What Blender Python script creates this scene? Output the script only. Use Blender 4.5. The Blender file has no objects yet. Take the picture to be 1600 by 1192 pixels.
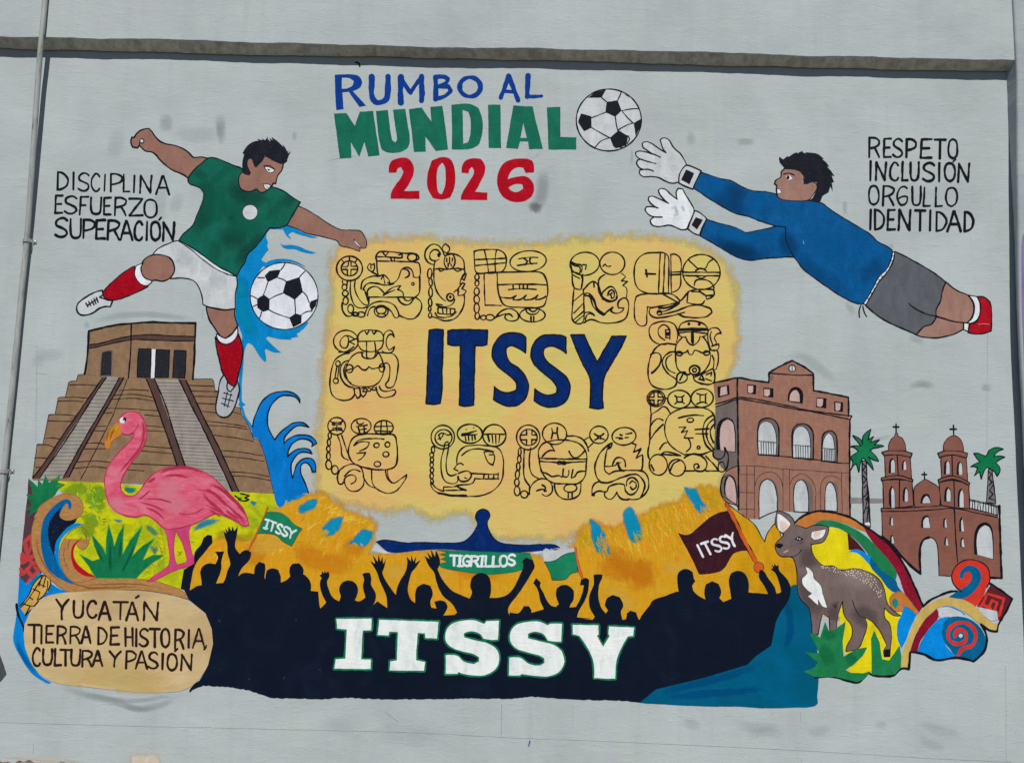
import bpy, math, random
from mathutils import Vector, Matrix, noise as mnoise
from mathutils.geometry import delaunay_2d_cdt, tessellate_polygon

random.seed(7)
SC = bpy.context.scene
COL = SC.collection

# ---------------------------------------------------------------- camera, sky, sun, exposure
FPX, PITCH, ROLL, DIST, EYE = 1250.0, math.radians(6.2), math.radians(1.33), 4.75, 1.74
SUN_ELEV, SUN_AZ = math.radians(54.0), math.radians(4.0)      # azimuth from the wall's normal, towards the right
EXPOSURE = -0.17

fw = Vector((0, math.cos(PITCH), math.sin(PITCH)))
_up = Vector((0, -math.sin(PITCH), math.cos(PITCH)))
_rt = Vector((1, 0, 0))
rt = _rt * math.cos(ROLL) + _up * math.sin(ROLL)
up = -_rt * math.sin(ROLL) + _up * math.cos(ROLL)
EYE_AT = Vector((0, -DIST, EYE))
cam = bpy.data.objects.new('camera', bpy.data.cameras.new('camera'))
COL.objects.link(cam)
m = Matrix((rt, up, -fw)).transposed().to_4x4()
m.translation = EYE_AT
cam.matrix_world = m
cam.data.sensor_width = 36.0
cam.data.lens = 36.0 * FPX / 1600.0
cam.data.clip_start = 0.05
cam.data.clip_end = 500.0
SC.camera = cam

world = bpy.data.worlds.new('World')
SC.world = world
world.use_nodes = True
wn = world.node_tree
bg = wn.nodes['Background']
sky = wn.nodes.new('ShaderNodeTexSky')
sky.sky_type = 'NISHITA'
sky.sun_disc = False
sky.sun_elevation = SUN_ELEV
sky.altitude = 2500.0
sky.air_density = 0.7
sky.dust_density = 0.3
to_sun = Vector((math.sin(SUN_AZ) * math.cos(SUN_ELEV), -math.cos(SUN_AZ) * math.cos(SUN_ELEV), math.sin(SUN_ELEV)))
sky.sun_rotation = math.atan2(to_sun.x, to_sun.y)
wn.links.new(sky.outputs[0], bg.inputs['Color'])
bg.inputs['Strength'].default_value = 0.05
sun = bpy.data.lights.new('sun', 'SUN')
sun.energy = 5.0
sun.angle = math.radians(0.53)
sun.color = (1.0, 0.95, 0.88)
suno = bpy.data.objects.new('sun', sun)
COL.objects.link(suno)
suno.rotation_euler = (-to_sun).to_track_quat('-Z', 'Y').to_euler()
SC.view_settings.view_transform = 'Standard'
SC.view_settings.look = 'None'
SC.view_settings.gamma = 1.0
SC.view_settings.exposure = EXPOSURE
SC.cycles.max_bounces = 8
SC.cycles.transparent_max_bounces = 24


# ---------------------------------------------------------------- helpers
def on_plane(x, y, off=0.0):
    """The point of the wall plane (its front OFF metres before the painted panel) that the photograph shows at x, y."""
    d = fw * FPX + rt * (x - 800.0) - up * (y - 596.0)
    t = (-off - EYE_AT.y) / d.y
    return EYE_AT + d * t


def empty(name, loc, parent=None, label=None, cat=None, kind=None):
    o = bpy.data.objects.new(name, None)
    COL.objects.link(o)
    o.empty_display_size = 0.2
    o.location = loc
    if parent:
        o.parent = parent
        o.matrix_parent_inverse = Matrix.Translation(parent['at']).inverted()
    o['at'] = list(loc)
    if label:
        o['label'] = label
    if cat:
        o['category'] = cat
    if kind:
        o['kind'] = kind
    return o


def mesh_obj(name, verts, faces, mats, fmat=None, parent=None, label=None, fade=None, smooth=False):
    me = bpy.data.meshes.new(name)
    me.from_pydata(verts, [], faces)
    for mt in mats:
        me.materials.append(mt)
    if fmat:
        me.polygons.foreach_set('material_index', fmat)
    if fade:
        at = me.attributes.new('fade', 'FLOAT', 'POINT')
        at.data.foreach_set('value', [float(v) for v in fade])
    if smooth:
        me.polygons.foreach_set('use_smooth', [True] * len(faces))
    me.update()
    o = bpy.data.objects.new(name, me)
    COL.objects.link(o)
    if parent:
        o.parent = parent
        if 'at' in parent:
            o.matrix_parent_inverse = Matrix.Translation(parent['at']).inverted()
    if label:
        o['label'] = label
    return o


# ---------------------------------------------------------------- materials
LIGHT = (0.888, 0.862, 0.838)          # what the sun and sky make of a white wall here: paint colours are read off the photograph and divided by it


def lin(c):
    c = c / 255.0
    return c / 12.92 if c <= 0.04045 else ((c + 0.055) / 1.055) ** 2.4


def albedo(rgb):
    return tuple(min(0.92, lin(v) / e) for v, e in zip(rgb, LIGHT)) + (1.0,)


def relief_group():
    """The relief of the rendered wall, shared by the bare wall and by every coat of paint on it."""
    g = bpy.data.node_groups.new('wall_relief', 'ShaderNodeTree')
    g.interface.new_socket('Normal', in_out='OUTPUT', socket_type='NodeSocketVector')
    n, l = g.nodes, g.links
    geo = n.new('ShaderNodeNewGeometry')
    out = n.new('NodeGroupOutput')
    mp = n.new('ShaderNodeMapping')
    mp.inputs['Scale'].default_value = (0.55, 1, 1.5)        # trowel strokes run sideways
    l.new(geo.outputs['Position'], mp.inputs['Vector'])
    a = n.new('ShaderNodeTexNoise')
    a.inputs['Scale'].default_value = 9
    a.inputs['Detail'].default_value = 7
    a.inputs['Roughness'].default_value = 0.62
    a.inputs['Distortion'].default_value = 0.6
    b = n.new('ShaderNodeTexNoise')
    b.inputs['Scale'].default_value = 150
    b.inputs['Detail'].default_value = 3
    l.new(mp.outputs[0], a.inputs['Vector'])
    mp3 = n.new('ShaderNodeMapping')
    mp3.inputs['Scale'].default_value = (0.5, 1, 1.6)
    l.new(geo.outputs['Position'], mp3.inputs['Vector'])
    l.new(mp3.outputs[0], b.inputs['Vector'])
    b1 = n.new('ShaderNodeBump')
    b1.inputs['Strength'].default_value = 0.22
    b1.inputs['Distance'].default_value = 0.010
    b2 = n.new('ShaderNodeBump')
    b2.inputs['Strength'].default_value = 0.42
    b2.inputs['Distance'].default_value = 0.0013
    # scattered short trowel ridges
    mp2 = n.new('ShaderNodeMapping')
    mp2.inputs['Scale'].default_value = (1.3, 1, 7.0)
    mp2.inputs['Rotation'].default_value = (0, 0.25, 0)
    l.new(geo.outputs['Position'], mp2.inputs['Vector'])
    c = n.new('ShaderNodeTexNoise')
    c.inputs['Scale'].default_value = 7
    c.inputs['Detail'].default_value = 5
    c.inputs['Distortion'].default_value = 1.4
    l.new(mp2.outputs[0], c.inputs['Vector'])
    cr = n.new('ShaderNodeValToRGB')
    cr.color_ramp.elements[0].position = 0.56
    cr.color_ramp.elements[1].position = 0.70
    l.new(c.outputs[0], cr.inputs[0])
    b3 = n.new('ShaderNodeBump')
    b3.inputs['Strength'].default_value = 0.16
    b3.inputs['Distance'].default_value = 0.004
    l.new(a.outputs[0], b1.inputs['Height'])
    l.new(b.outputs[0], b2.inputs['Height'])
    l.new(cr.outputs[0], b3.inputs['Height'])
    l.new(b1.outputs[0], b3.inputs['Normal'])
    l.new(b3.outputs[0], b2.inputs['Normal'])
    l.new(b2.outputs[0], out.inputs[0])
    return g


RELIEF = relief_group()


def new_mat(name, rough=0.6):
    mt = bpy.data.materials.new(name)
    mt.use_nodes = True
    nt = mt.node_tree
    bs = nt.nodes['Principled BSDF']
    bs.inputs['Roughness'].default_value = rough
    bs.inputs['Specular IOR Level'].default_value = 0.06
    return mt, nt, bs


def noise(nt, scale, detail=4, stretch=(1, 1, 1), rough=0.55, dist=0.0, rot=0.0):
    geo = nt.nodes.new('ShaderNodeNewGeometry')
    mp = nt.nodes.new('ShaderNodeMapping')
    mp.inputs['Scale'].default_value = stretch
    mp.inputs['Rotation'].default_value = (0, rot, 0)
    nt.links.new(geo.outputs['Position'], mp.inputs['Vector'])
    a = nt.nodes.new('ShaderNodeTexNoise')
    a.inputs['Scale'].default_value = scale
    a.inputs['Detail'].default_value = detail
    a.inputs['Roughness'].default_value = rough
    a.inputs['Distortion'].default_value = dist
    nt.links.new(mp.outputs[0], a.inputs['Vector'])
    return a.outputs[0]


def ramp(nt, sock, stops):
    r = nt.nodes.new('ShaderNodeValToRGB')
    e = r.color_ramp.elements
    while len(e) > 1:
        e.remove(e[-1])
    e[0].position, e[0].color = stops[0]
    for p, c in stops[1:]:
        x = e.new(p)
        x.color = c
    nt.links.new(sock, r.inputs[0])
    return r.outputs[0]


def mixc(nt, fac, a, b, mode='MIX'):
    x = nt.nodes.new('ShaderNodeMix')
    x.data_type = 'RGBA'
    x.blend_type = mode
    for s, v in ((x.inputs[0], fac), (x.inputs[6], a), (x.inputs[7], b)):
        if hasattr(v, 'is_output'):
            nt.links.new(v, s)
        else:
            s.default_value = v
    return x.outputs[2]


def mathn(nt, op, a, b=None, clamp=False):
    x = nt.nodes.new('ShaderNodeMath')
    x.operation = op
    x.use_clamp = clamp
    for s, v in zip(x.inputs, (a, b)):
        if v is None:
            continue
        if hasattr(v, 'is_output'):
            nt.links.new(v, s)
        else:
            s.default_value = v
    return x.outputs[0]


def add_relief(nt, bs):
    g = nt.nodes.new('ShaderNodeGroup')
    g.node_tree = RELIEF
    nt.links.new(g.outputs[0], bs.inputs['Normal'])


C = dict(
    ink=(17, 19, 27), inkbrown=(40, 24, 24), hair=(25, 27, 38), skin=(142, 104, 91), skin2=(150, 115, 102),
    shirt=(12, 93, 76), shirtdark=(22, 62, 56), white=(214, 218, 224), chalk=(190, 194, 198), red=(152, 2, 24), shoe=(166, 170, 176), shoered=(160, 9, 28),
    skyblue=(0, 128, 192), cyan=(0, 141, 182), wave=(0, 113, 192), ballwhite=(212, 215, 224), ballblack=(23, 25, 34),
    titleblue=(0, 54, 136), titlegreen=(16, 101, 80), titlered=(168, 2, 28), navyletter=(0, 36, 97),
    keeper=(0, 80, 137), keeperlight=(0, 100, 166), keeperdark=(4, 52, 93), grey=(88, 92, 98),
    stone=(125, 100, 76), band=(84, 61, 56), stair=(148, 142, 134), stairline=(88, 82, 80), dark=(36, 37, 44),
    pink=(205, 92, 116), pinkdark=(178, 44, 78), pinklight=(226, 136, 156), pinkleg=(193, 65, 113), beak=(190, 121, 39), beakdark=(158, 86, 32),
    grass=(17, 110, 69), grassdark=(11, 86, 61), grasslight=(84, 158, 56), lime=(184, 193, 22), olive=(123, 154, 32),
    tan=(169, 123, 73), tandark=(136, 91, 52), navy=(11, 22, 46), scrollblue=(0, 91, 149), brightblue=(0, 123, 201), scrollred=(175, 15, 35),
    maroon=(78, 52, 61), key=(182, 58, 58), beige=(190, 168, 128), ladder=(199, 158, 78),
    crowd=(14, 23, 40), cream=(222, 228, 230), edgegreen=(19, 110, 78),
    orange=(196, 144, 18), orangedeep=(210, 128, 24), orangelight=(219, 179, 69), oliveochre=(164, 147, 32), spot=(7, 132, 171), spotteal=(28, 125, 119),
    banner=(22, 121, 86), flagmaroon=(56, 22, 32), pole=(190, 86, 33), polered=(199, 91, 58),
    brick=(147, 106, 90), brickgrey=(106, 96, 94), bricklight=(188, 160, 154), church=(128, 84, 72), palm=(13, 112, 69), trunk=(112, 107, 110), wallgrey=(132, 126, 126),
    teal=(0, 85, 117), deer=(112, 95, 92), deerdark=(84, 72, 74), ear=(222, 190, 172), spots=(214, 200, 190), yellow=(218, 201, 19), arcgreen=(28, 117, 71),
    arcmaroon=(130, 19, 43), wedge=(72, 26, 32), arcblue=(0, 91, 136), arclight=(0, 130, 210), arcorange=(186, 115, 52), arctan=(192, 164, 89),
    spiralred=(199, 52, 39), block=(86, 32, 43), smear=(156, 164, 167), smearlight=(198, 204, 206), soot=(112, 114, 118), pencil=(146, 152, 156),
    purple=(128, 112, 160), gunmetal=(70, 72, 76), plaster=(200, 188, 170), wallpaint=(184, 189, 193))
MATS = {}


def paint(key):
    """A matt wall paint: its colour varies a little with the brush and it takes the wall's relief."""
    if key in MATS:
        return MATS[key]
    if key in SPECIAL:
        mt = SPECIAL[key]()
    else:
        mt, nt, bs = new_mat('paint_' + key, 0.7)
        c = albedo(C[key])
        light = tuple(min(.95, v * 1.15 + .004) for v in c[:3]) + (1,)
        deep = tuple(v * 0.80 for v in c[:3]) + (1,)
        f = noise(nt, 16, 6, (1.0, 1, 0.45), 0.65, 0.5)
        col = ramp(nt, f, [(0.3, deep), (0.52, c), (0.72, light)])
        # where the brush ran dry the wall's pits show through as pale specks
        g = noise(nt, 210, 2, (0.6, 1, 1.3), 0.5)
        col = mixc(nt, ramp(nt, g, [(0.66, (0, 0, 0, 1)), (0.74, (0.30,) * 3 + (1,))]), col, (0.30, 0.31, 0.31, 1))
        nt.links.new(col, bs.inputs['Base Color'])
        add_relief(nt, bs)
    MATS[key] = mt
    return mt


def soft(key, strength=0.8, grain=1.0):
    """The same paint laid on dry or thinned: it thins out towards the edge of the stroke, breaking up on the wall's grain."""
    k = ('soft', key, strength, grain)
    if k in MATS:
        return MATS[k]
    if key in SPECIAL:
        mt = SPECIAL[key]()
        nt = mt.node_tree
        bs = nt.nodes['Principled BSDF']
    else:
        mt, nt, bs = new_mat('thin_paint_' + key, 0.6)
        bs.inputs['Base Color'].default_value = albedo(C[key])
        add_relief(nt, bs)
    at = nt.nodes.new('ShaderNodeAttribute')
    at.attribute_name = 'fade'
    n1 = noise(nt, 42, 6, (1.5, 1, 0.5) if grain > 1.2 else (1, 1, 1.3), 0.72, 0.4)
    if grain > 1.2:
        n2 = noise(nt, 10, 3, (1.2, 1, 0.8), 0.6, 0.8)
        n1 = mathn(nt, 'ADD', mathn(nt, 'MULTIPLY', n1, 0.45), mathn(nt, 'MULTIPLY', n2, 0.55))
    x = mathn(nt, 'MULTIPLY', mathn(nt, 'SUBTRACT', n1, 0.5), 1.5 * grain if grain > 1.2 else 0.6 * grain)
    y = mathn(nt, 'MULTIPLY', at.outputs['Fac'], mathn(nt, 'SUBTRACT', 1.0, at.outputs['Fac']))
    x = mathn(nt, 'MULTIPLY', x, mathn(nt, 'MULTIPLY', y, 4.0))
    x = mathn(nt, 'ADD', at.outputs['Fac'], x, True)
    r = nt.nodes.new('ShaderNodeMapRange')
    r.interpolation_type = 'SMOOTHSTEP'
    r.inputs['From Min'].default_value = 0.05 if grain <= 1.2 else 0.12
    r.inputs['From Max'].default_value = 1.0 if grain <= 1.2 else 0.85
    r.inputs['To Max'].default_value = strength
    nt.links.new(x, r.inputs['Value'])
    x = r.outputs[0]
    nt.links.new(x, bs.inputs['Alpha'])
    MATS[k] = mt
    return mt


def multi(name, stops, scale, stretch, dist=0.8, fine=None):
    def make():
        mt, nt, bs = new_mat(name, 0.55)
        f = noise(nt, scale, 6, stretch, 0.62, dist)
        col = ramp(nt, f, [(p, albedo(c)) for p, c in stops])
        if fine:
            g = noise(nt, fine[0], 4, fine[1], 0.7)
            col = mixc(nt, ramp(nt, g, [(0.45, (0, 0, 0, 1)), (0.65, (fine[3],) * 3 + (1,))]), col, albedo(fine[2]))
        nt.links.new(col, bs.inputs['Base Color'])
        add_relief(nt, bs)
        return mt
    return make


SPECIAL = {
    'ochre': multi('paint_ochre', [(0.30, (190, 178, 102)), (0.42, (204, 184, 106)), (0.54, (208, 174, 104)), (0.68, (212, 163, 106))], 1.7, (1, 1, 1.2), 0.7,
                   (9, (1, 1, 3), (206, 184, 100), 0.45)),
    'blaze': multi('paint_blaze', [(0.30, (198, 152, 44)), (0.45, (197, 144, 24)), (0.58, (202, 146, 26)), (0.72, (204, 122, 14))], 4.5, (1.3, 1, 0.9), 1.0,
                   (30, (2.0, 1, 0.5), (214, 164, 48), 0.5)),
    'meadow': multi('paint_meadow', [(0.30, (118, 148, 28)), (0.42, (164, 176, 22)), (0.52, (196, 194, 14)), (0.75, (208, 200, 16))], 6, (1, 1, 1.2), 1.6,
                    (24, (1, 1, 2.2), (146, 166, 30), 0.5)),
    'medallion': multi('paint_medallion', [(0.30, (184, 160, 118)), (0.5, (194, 170, 126)), (0.72, (204, 178, 136))], 4, (1, 1, 2), 0.8),
    'crowd': multi('paint_crowd', [(0.3, (11, 19, 34)), (0.55, (14, 23, 40)), (0.75, (19, 29, 47))], 5, (1, 1, .7), 0.8),
    'teal': multi('paint_teal', [(0.3, (0, 79, 108)), (0.5, (0, 85, 117)), (0.72, (0, 94, 134))], 3, (1, 1, 1.4), 0.6),
    'wood': multi('paint_wood', [(0.3, (150, 104, 58)), (0.5, (168, 122, 72)), (0.7, (180, 136, 86))], 26, (0.6, 1, 2.2), 2.0),
    'flesh_pink': multi('paint_flamingo', [(0.3, (192, 66, 98)), (0.5, (206, 92, 116)), (0.7, (214, 122, 142))], 9, (0.8, 1, 2.0), 1.2),
    'brickwash': multi('paint_brick', [(0.3, (138, 98, 82)), (0.5, (147, 106, 90)), (0.7, (156, 114, 98))], 24, (1.6, 1, 0.6), 0.6),
    'churchwash': multi('paint_church', [(0.3, (121, 79, 67)), (0.5, (128, 84, 72)), (0.7, (134, 89, 77))], 14, (1, 1, 1), 0.6),
    'stonewash': multi('paint_stone', [(0.3, (122, 96, 74)), (0.5, (134, 107, 82)), (0.72, (148, 120, 92))], 18, (1.2, 1, 0.8), 0.8),
}
# ---------------------------------------------------------------- the wall, the ground, the conduit
def wall_material(name, base=(171, 179, 180), mottle=0.0):
    mt, nt, bs = new_mat(name, 0.68)
    f = noise(nt, 1.6, 6, (1, 1, 1.2), 0.6, 0.6)
    a = albedo(base)
    d = tuple(v * 0.88 for v in a[:3]) + (1,)
    l = tuple(min(.95, v * 1.09) for v in a[:3]) + (1,)
    col = ramp(nt, f, [(0.3, d), (0.5, a), (0.7, l)])
    # grey-violet patches where an older coat shows
    g = noise(nt, 3.2, 5, (0.8, 1, 1.5), 0.62, 1.0)
    col = mixc(nt, ramp(nt, g, [(0.56, (0, 0, 0, 1)), (0.72, (0.55,) * 3 + (1,))]), col, albedo((172, 174, 182)))
    # slightly greenish-cream bleaching
    g2 = noise(nt, 2.3, 4, (1, 1, 1), 0.6, 0.4)
    col = mixc(nt, ramp(nt, g2, [(0.55, (0, 0, 0, 1)), (0.75, (0.5,) * 3 + (1,))]), col, albedo((178, 186, 178)))
    # faint run-off streaks and roller passes
    g5 = noise(nt, 7, 5, (1.6, 1, 0.10), 0.65, 0.3)
    col = mixc(nt, ramp(nt, g5, [(0.52, (0, 0, 0, 1)), (0.75, (0.45,) * 3 + (1,))]), col, tuple(v * 0.86 for v in a[:3]) + (1,))
    g6 = noise(nt, 11, 6, (0.35, 1, 1.6), 0.7, 0.8)
    col = mixc(nt, ramp(nt, g6, [(0.55, (0, 0, 0, 1)), (0.72, (0.4,) * 3 + (1,))]), col, tuple(min(.95, v * 1.13) for v in a[:3]) + (1,))
    # fine grain and specks
    g3 = noise(nt, 140, 3, (0.6, 1, 1.5), 0.6)
    col = mixc(nt, ramp(nt, g3, [(0.35, (0.35,) * 3 + (1,)), (0.5, (0, 0, 0, 1))]), col, tuple(v * 0.8 for v in a[:3]) + (1,))
    v = nt.nodes.new('ShaderNodeTexVoronoi')
    v.inputs['Scale'].default_value = 9
    geo = nt.nodes.new('ShaderNodeNewGeometry')
    nt.links.new(geo.outputs['Position'], v.inputs['Vector'])
    col = mixc(nt, ramp(nt, v.outputs['Distance'], [(0.012, (0.7,) * 3 + (1,)), (0.03, (0, 0, 0, 1))]), col, (0.12, 0.12, 0.12, 1))
    if mottle:  # brown mottling from stretched noise, as strong as the argument says
        g4 = noise(nt, 22, 5, (1, 1, .25), 0.7)
        col = mixc(nt, ramp(nt, g4, [(0.4, (0, 0, 0, 1)), (0.65, (mottle,) * 3 + (1,))]), col, (0.16, 0.14, 0.11, 1))
    nt.links.new(col, bs.inputs['Base Color'])
    add_relief(nt, bs)
    return mt


M_WALL = wall_material('grey_wall_paint')
M_BEAM = wall_material('beam_wall_paint', (170, 177, 179))
M_SOFFIT = wall_material('bare_soffit_render', (208, 204, 186), 0.5)
M_PIER = wall_material('pier_wall_paint', (156, 164, 168))

wall_base = on_plane(800, 1187)
wall = empty('building_wall', (0, 0, 0), None, 'pale grey rendered school wall with a projecting beam, carrying the football mural', 'wall')
OFF_BEAM, OFF_PIER = 0.07, 0.088


def wob(x, s, a):
    return a * (math.sin(x * s) + 0.6 * math.sin(x * s * 2.7 + 1.3) + 0.4 * math.sin(x * s * 6.1 + 0.4)) / 2.0


# recessed panel that carries the mural (a fine grid so its face undulates a little)
x_left = on_plane(-700, 600).x
x_pier = on_plane(1573, 120).x
z_in = on_plane(800, 96).z
z_front = on_plane(800, 77, OFF_BEAM).z
z_top = 7.5
V, F = [], []
V += [(x_left, 0, -0.3), (x_pier + 0.3, 0, -0.3), (x_pier + 0.3, 0, z_top), (x_left, 0, z_top)]
F += [(0, 1, 2, 3)]
mesh_obj('recessed_panel', V, F, [M_WALL], None, wall)

# beam: front face down to a wavy lower arris, then the sloping soffit back to the panel
V, F, FM = [], [], []
n = 520
for i in range(n + 1):
    x = x_left + (x_pier + 0.03 - x_left) * i / n
    a = z_front + wob(x, 2.1, 0.008) + wob(x + 3, 9.0, 0.003) + wob(x, 47.0, 0.0010)
    b = z_in + wob(x + 1, 1.7, 0.007) + wob(x, 13.0, 0.003) + wob(x, 61.0, 0.0012)
    V += [(x, -OFF_BEAM, z_top), (x, -OFF_BEAM, a + 0.006), (x, -OFF_BEAM + 0.004, a), (x, -0.012, b)]
for i in range(n):
    p, q = 4 * i, 4 * i + 4
    F += [(p, p + 1, q + 1, q), (p + 1, p + 2, q + 2, q + 1)]
    FM += [0, 0]
k = len(V)
V += [(x_left, -OFF_BEAM, z_top + .001), (x_pier, -OFF_BEAM, z_top + .001), (x_pier, 0.1, z_top + .001), (x_left, 0.1, z_top + .001)]
F.append((k, k + 1, k + 2, k + 3))
FM.append(0)
mesh_obj('upper_wall', V, F, [M_BEAM], FM, wall)
V2, F2 = [], []
for i in range(n + 1):
    V2 += [V[4 * i + 2], V[4 * i + 3]]
for i in range(n):
    p = 2 * i
    F2 += [(p, p + 1, p + 3, p + 2)]
mesh_obj('soffit', V2, F2, [M_SOFFIT], None, wall)

# pier at the right: a side face and a front face, its arris chipped
ARRIS = 0.014


def through(px, off):
    """x along an edge, by height, through the points where the photograph shows it on a plane."""
    q = sorted((on_plane(x, y, off).z, on_plane(x, y, off).x) for x, y in px)

    def at(z):
        for (z0, x0), (z1, x1) in zip(q, q[1:]):
            if z <= z1 or (z1, x1) == q[-1]:
                return x0 + (x1 - x0) * (z - z0) / (z1 - z0)
    return at


inner_x = through([(1566, -30), (1572, 118), (1577, 240), (1584, 378), (1588, 499), (1594, 629), (1603, 838), (1618, 1190)], 0.0)
arris_x = through([(1588, -40), (1589.5, 120), (1590, 240), (1591.5, 380), (1593, 500), (1600, 640), (1609, 838), (1624, 1190)], OFF_PIER)
V, F = [], []
n = 300
for i in range(n + 1):
    z = -0.3 + (z_top + 0.3) * i / n
    zc = max(0.0, min(z, 4.2))
    xin = inner_x(zc) + wob(z, 40.0, 0.0016)
    xo = arris_x(zc) + wob(z + 2, 11.0, 0.001)
    row = [(xin, 0.03, z), (xin + .002, 0.0, z), (xo, -OFF_PIER + ARRIS, z)]
    for k in range(1, 5):
        t = math.pi / 2 * k / 4
        row.append((xo + ARRIS * (1 - math.cos(t)), -OFF_PIER + ARRIS * (1 - math.sin(t)), z))
    row.append((xo + 1.8, -OFF_PIER, z))
    V += row
m = 8
for i in range(n):
    for k in range(m - 1):
        p, q = m * i + k, m * i + m + k
        F.append((p, q, q + 1, p + 1))
mesh_obj('pier', V, F, [M_PIER], None, wall, smooth=False)

# ground in front of the wall (it throws its warm light up on to the soffit)
mt, nt, bs = new_mat('dusty_concrete', 0.9)
f = noise(nt, 3.0, 8, (1, 1, 1), 0.65, 0.5)
nt.links.new(ramp(nt, f, [(0.3, (0.075, 0.068, 0.055, 1)), (0.5, (0.10, 0.092, 0.078, 1)), (0.7, (0.14, 0.13, 0.11, 1))]), bs.inputs['Base Color'])
gb = nt.nodes.new('ShaderNodeBump')
gb.inputs['Distance'].default_value = 0.01
gb.inputs['Strength'].default_value = 0.5
nt.links.new(noise(nt, 60, 5), gb.inputs['Height'])
nt.links.new(gb.outputs[0], bs.inputs['Normal'])
z_ground = on_plane(20, 1197).z
g = mesh_obj('ground', [(-120, -200, z_ground), (120, -200, z_ground), (120, 0.3, z_ground), (-120, 0.3, z_ground)], [(0, 1, 2, 3)], [mt])
g['kind'] = 'structure'
g['label'] = 'dusty concrete ground at the foot of the mural wall'

# bare, unpainted foot of the wall, ragged at the top
mt_foot, nt, bs = new_mat('bare_footing', 0.9)
f = noise(nt, 30, 8, (0.6, 1, 1.4), 0.7, 0.8)
nt.links.new(ramp(nt, f, [(0.32, (0.10, 0.065, 0.045, 1)), (0.5, (0.22, 0.16, 0.12, 1)), (0.66, (0.5, 0.45, 0.38, 1))]), bs.inputs['Base Color'])
gb = nt.nodes.new('ShaderNodeBump')
gb.inputs['Distance'].default_value = 0.012
nt.links.new(f, gb.inputs['Height'])
nt.links.new(gb.outputs[0], bs.inputs['Normal'])


# conduit with saddles
mt_pipe, nt, bs = new_mat('painted_conduit', 0.45)
f = noise(nt, 14, 7, (2, 2, 0.35), 0.7, 0.4)
nt.links.new(ramp(nt, f, [(0.34, (0.10, 0.11, 0.115, 1)), (0.45, (0.34, 0.37, 0.37, 1)), (0.7, (0.50, 0.54, 0.53, 1))]), bs.inputs['Base Color'])
bs.inputs['Metallic'].default_value = 0.1
mt_saddle, nt, bs = new_mat('galvanised_saddle', 0.4)
bs.inputs['Metallic'].default_value = 0.6
f = noise(nt, 40, 5)
nt.links.new(ramp(nt, f, [(0.35, (0.42, 0.42, 0.42, 1)), (0.65, (0.72, 0.72, 0.70, 1))]), bs.inputs['Base Color'])


def tube(pts, r, seg=20):
    V, F = [], []
    for i, p in enumerate(pts):
        d = (pts[min(i + 1, len(pts) - 1)] - pts[max(i - 1, 0)]).normalized()
        a = d.cross(Vector((0, 1, 0))).normalized()
        b = d.cross(a).normalized()
        for k in range(seg):
            t = 2 * math.pi * k / seg
            V.append(p + (a * math.cos(t) + b * math.sin(t)) * r)
    for i in range(len(pts) - 1):
        for k in range(seg):
            F.append((i * seg + k, i * seg + (k + 1) % seg, (i + 1) * seg + (k + 1) % seg, (i + 1) * seg + k))
    return V, F


PIPE_R = 0.0155
pipe_px = [(92, -260, .089), (77.5, -80, .089), (70.5, 0, .089), (67.5, 35, .089), (63.5, 75, .087), (61, 105, .080), (57, 160, .072), (48.5, 285, .052), (41.5, 380, .036), (33, 465, .032), (22, 580, .03),
           (11, 690, .027), (3, 775, .026), (-8, 890, .019), (-20, 1010, .019), (-38, 1190, .019)]
pts = [on_plane(*p) for p in pipe_px]
dense = []
for i in range(len(pts) - 1):
    p0, p1, p2, p3 = pts[max(i - 1, 0)], pts[i], pts[i + 1], pts[min(i + 2, len(pts) - 1)]
    for k in range(6):
        t = k / 6
        dense.append(0.5 * ((2 * p1) + (-p0 + p2) * t + (2 * p0 - 5 * p1 + 4 * p2 - p3) * t * t + (-p0 + 3 * p1 - 3 * p2 + p3) * t ** 3))
dense.append(pts[-1])
conduit = empty('conduit_pipe', (pts[-1].x, pts[-1].y, pts[-1].z), None, 'pale painted electrical conduit running up the wall at its edge, clamped by metal saddles', 'pipe')
V, F = tube(dense, PIPE_R)
mesh_obj('pipe_run', V, F, [mt_pipe], None, conduit, smooth=True)


def saddle(px, py, off):
    """A strap over the pipe with two screwed ears, set across it."""
    c = on_plane(px, py, off)
    V, F = [], []
    h = 0.011
    w = PIPE_R + 0.0035
    prof = [(-0.042, 0.002), (-0.024, 0.003), (-w, 0.004)]
    for k in range(9):
        t = math.pi - math.pi * k / 8
        prof.append((w * math.cos(t), off + w * math.sin(t)))
    prof += [(w, 0.004), (0.024, 0.003), (0.042, 0.002)]
    for x, y in prof:
        for zz in (-h, h):
            V.append((c.x + x, -y, c.z + zz + 0.06 * x))
    for i in range(len(prof) - 1):
        F.append((2 * i, 2 * i + 1, 2 * i + 3, 2 * i + 2))
    o = mesh_obj('saddle_clamp', V, F, [mt_saddle], None, conduit)
    md = o.modifiers.new('thick', 'SOLIDIFY')
    md.thickness = 0.0025
    for sx in (-0.033, 0.033):
        SV, SF = [], []
        for rr, yy in ((0.0065, 0.003), (0.0065, 0.008), (0.003, 0.010)):
            for k in range(8):
                t = 2 * math.pi * k / 8
                SV.append((c.x + sx + rr * math.cos(t), -yy, c.z + rr * math.sin(t) + 0.06 * sx))
        for r_ in range(2):
            for k in range(8):
                SF.append((r_ * 8 + k, r_ * 8 + (k + 1) % 8, r_ * 8 + 8 + (k + 1) % 8, r_ * 8 + 8 + k))
        SF.append(tuple(range(16, 24)))
        s = mesh_obj('screw', SV, SF, [mt_saddle], None, o)


saddle(41.5, 376, .036)
saddle(7, 736, .026)
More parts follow.
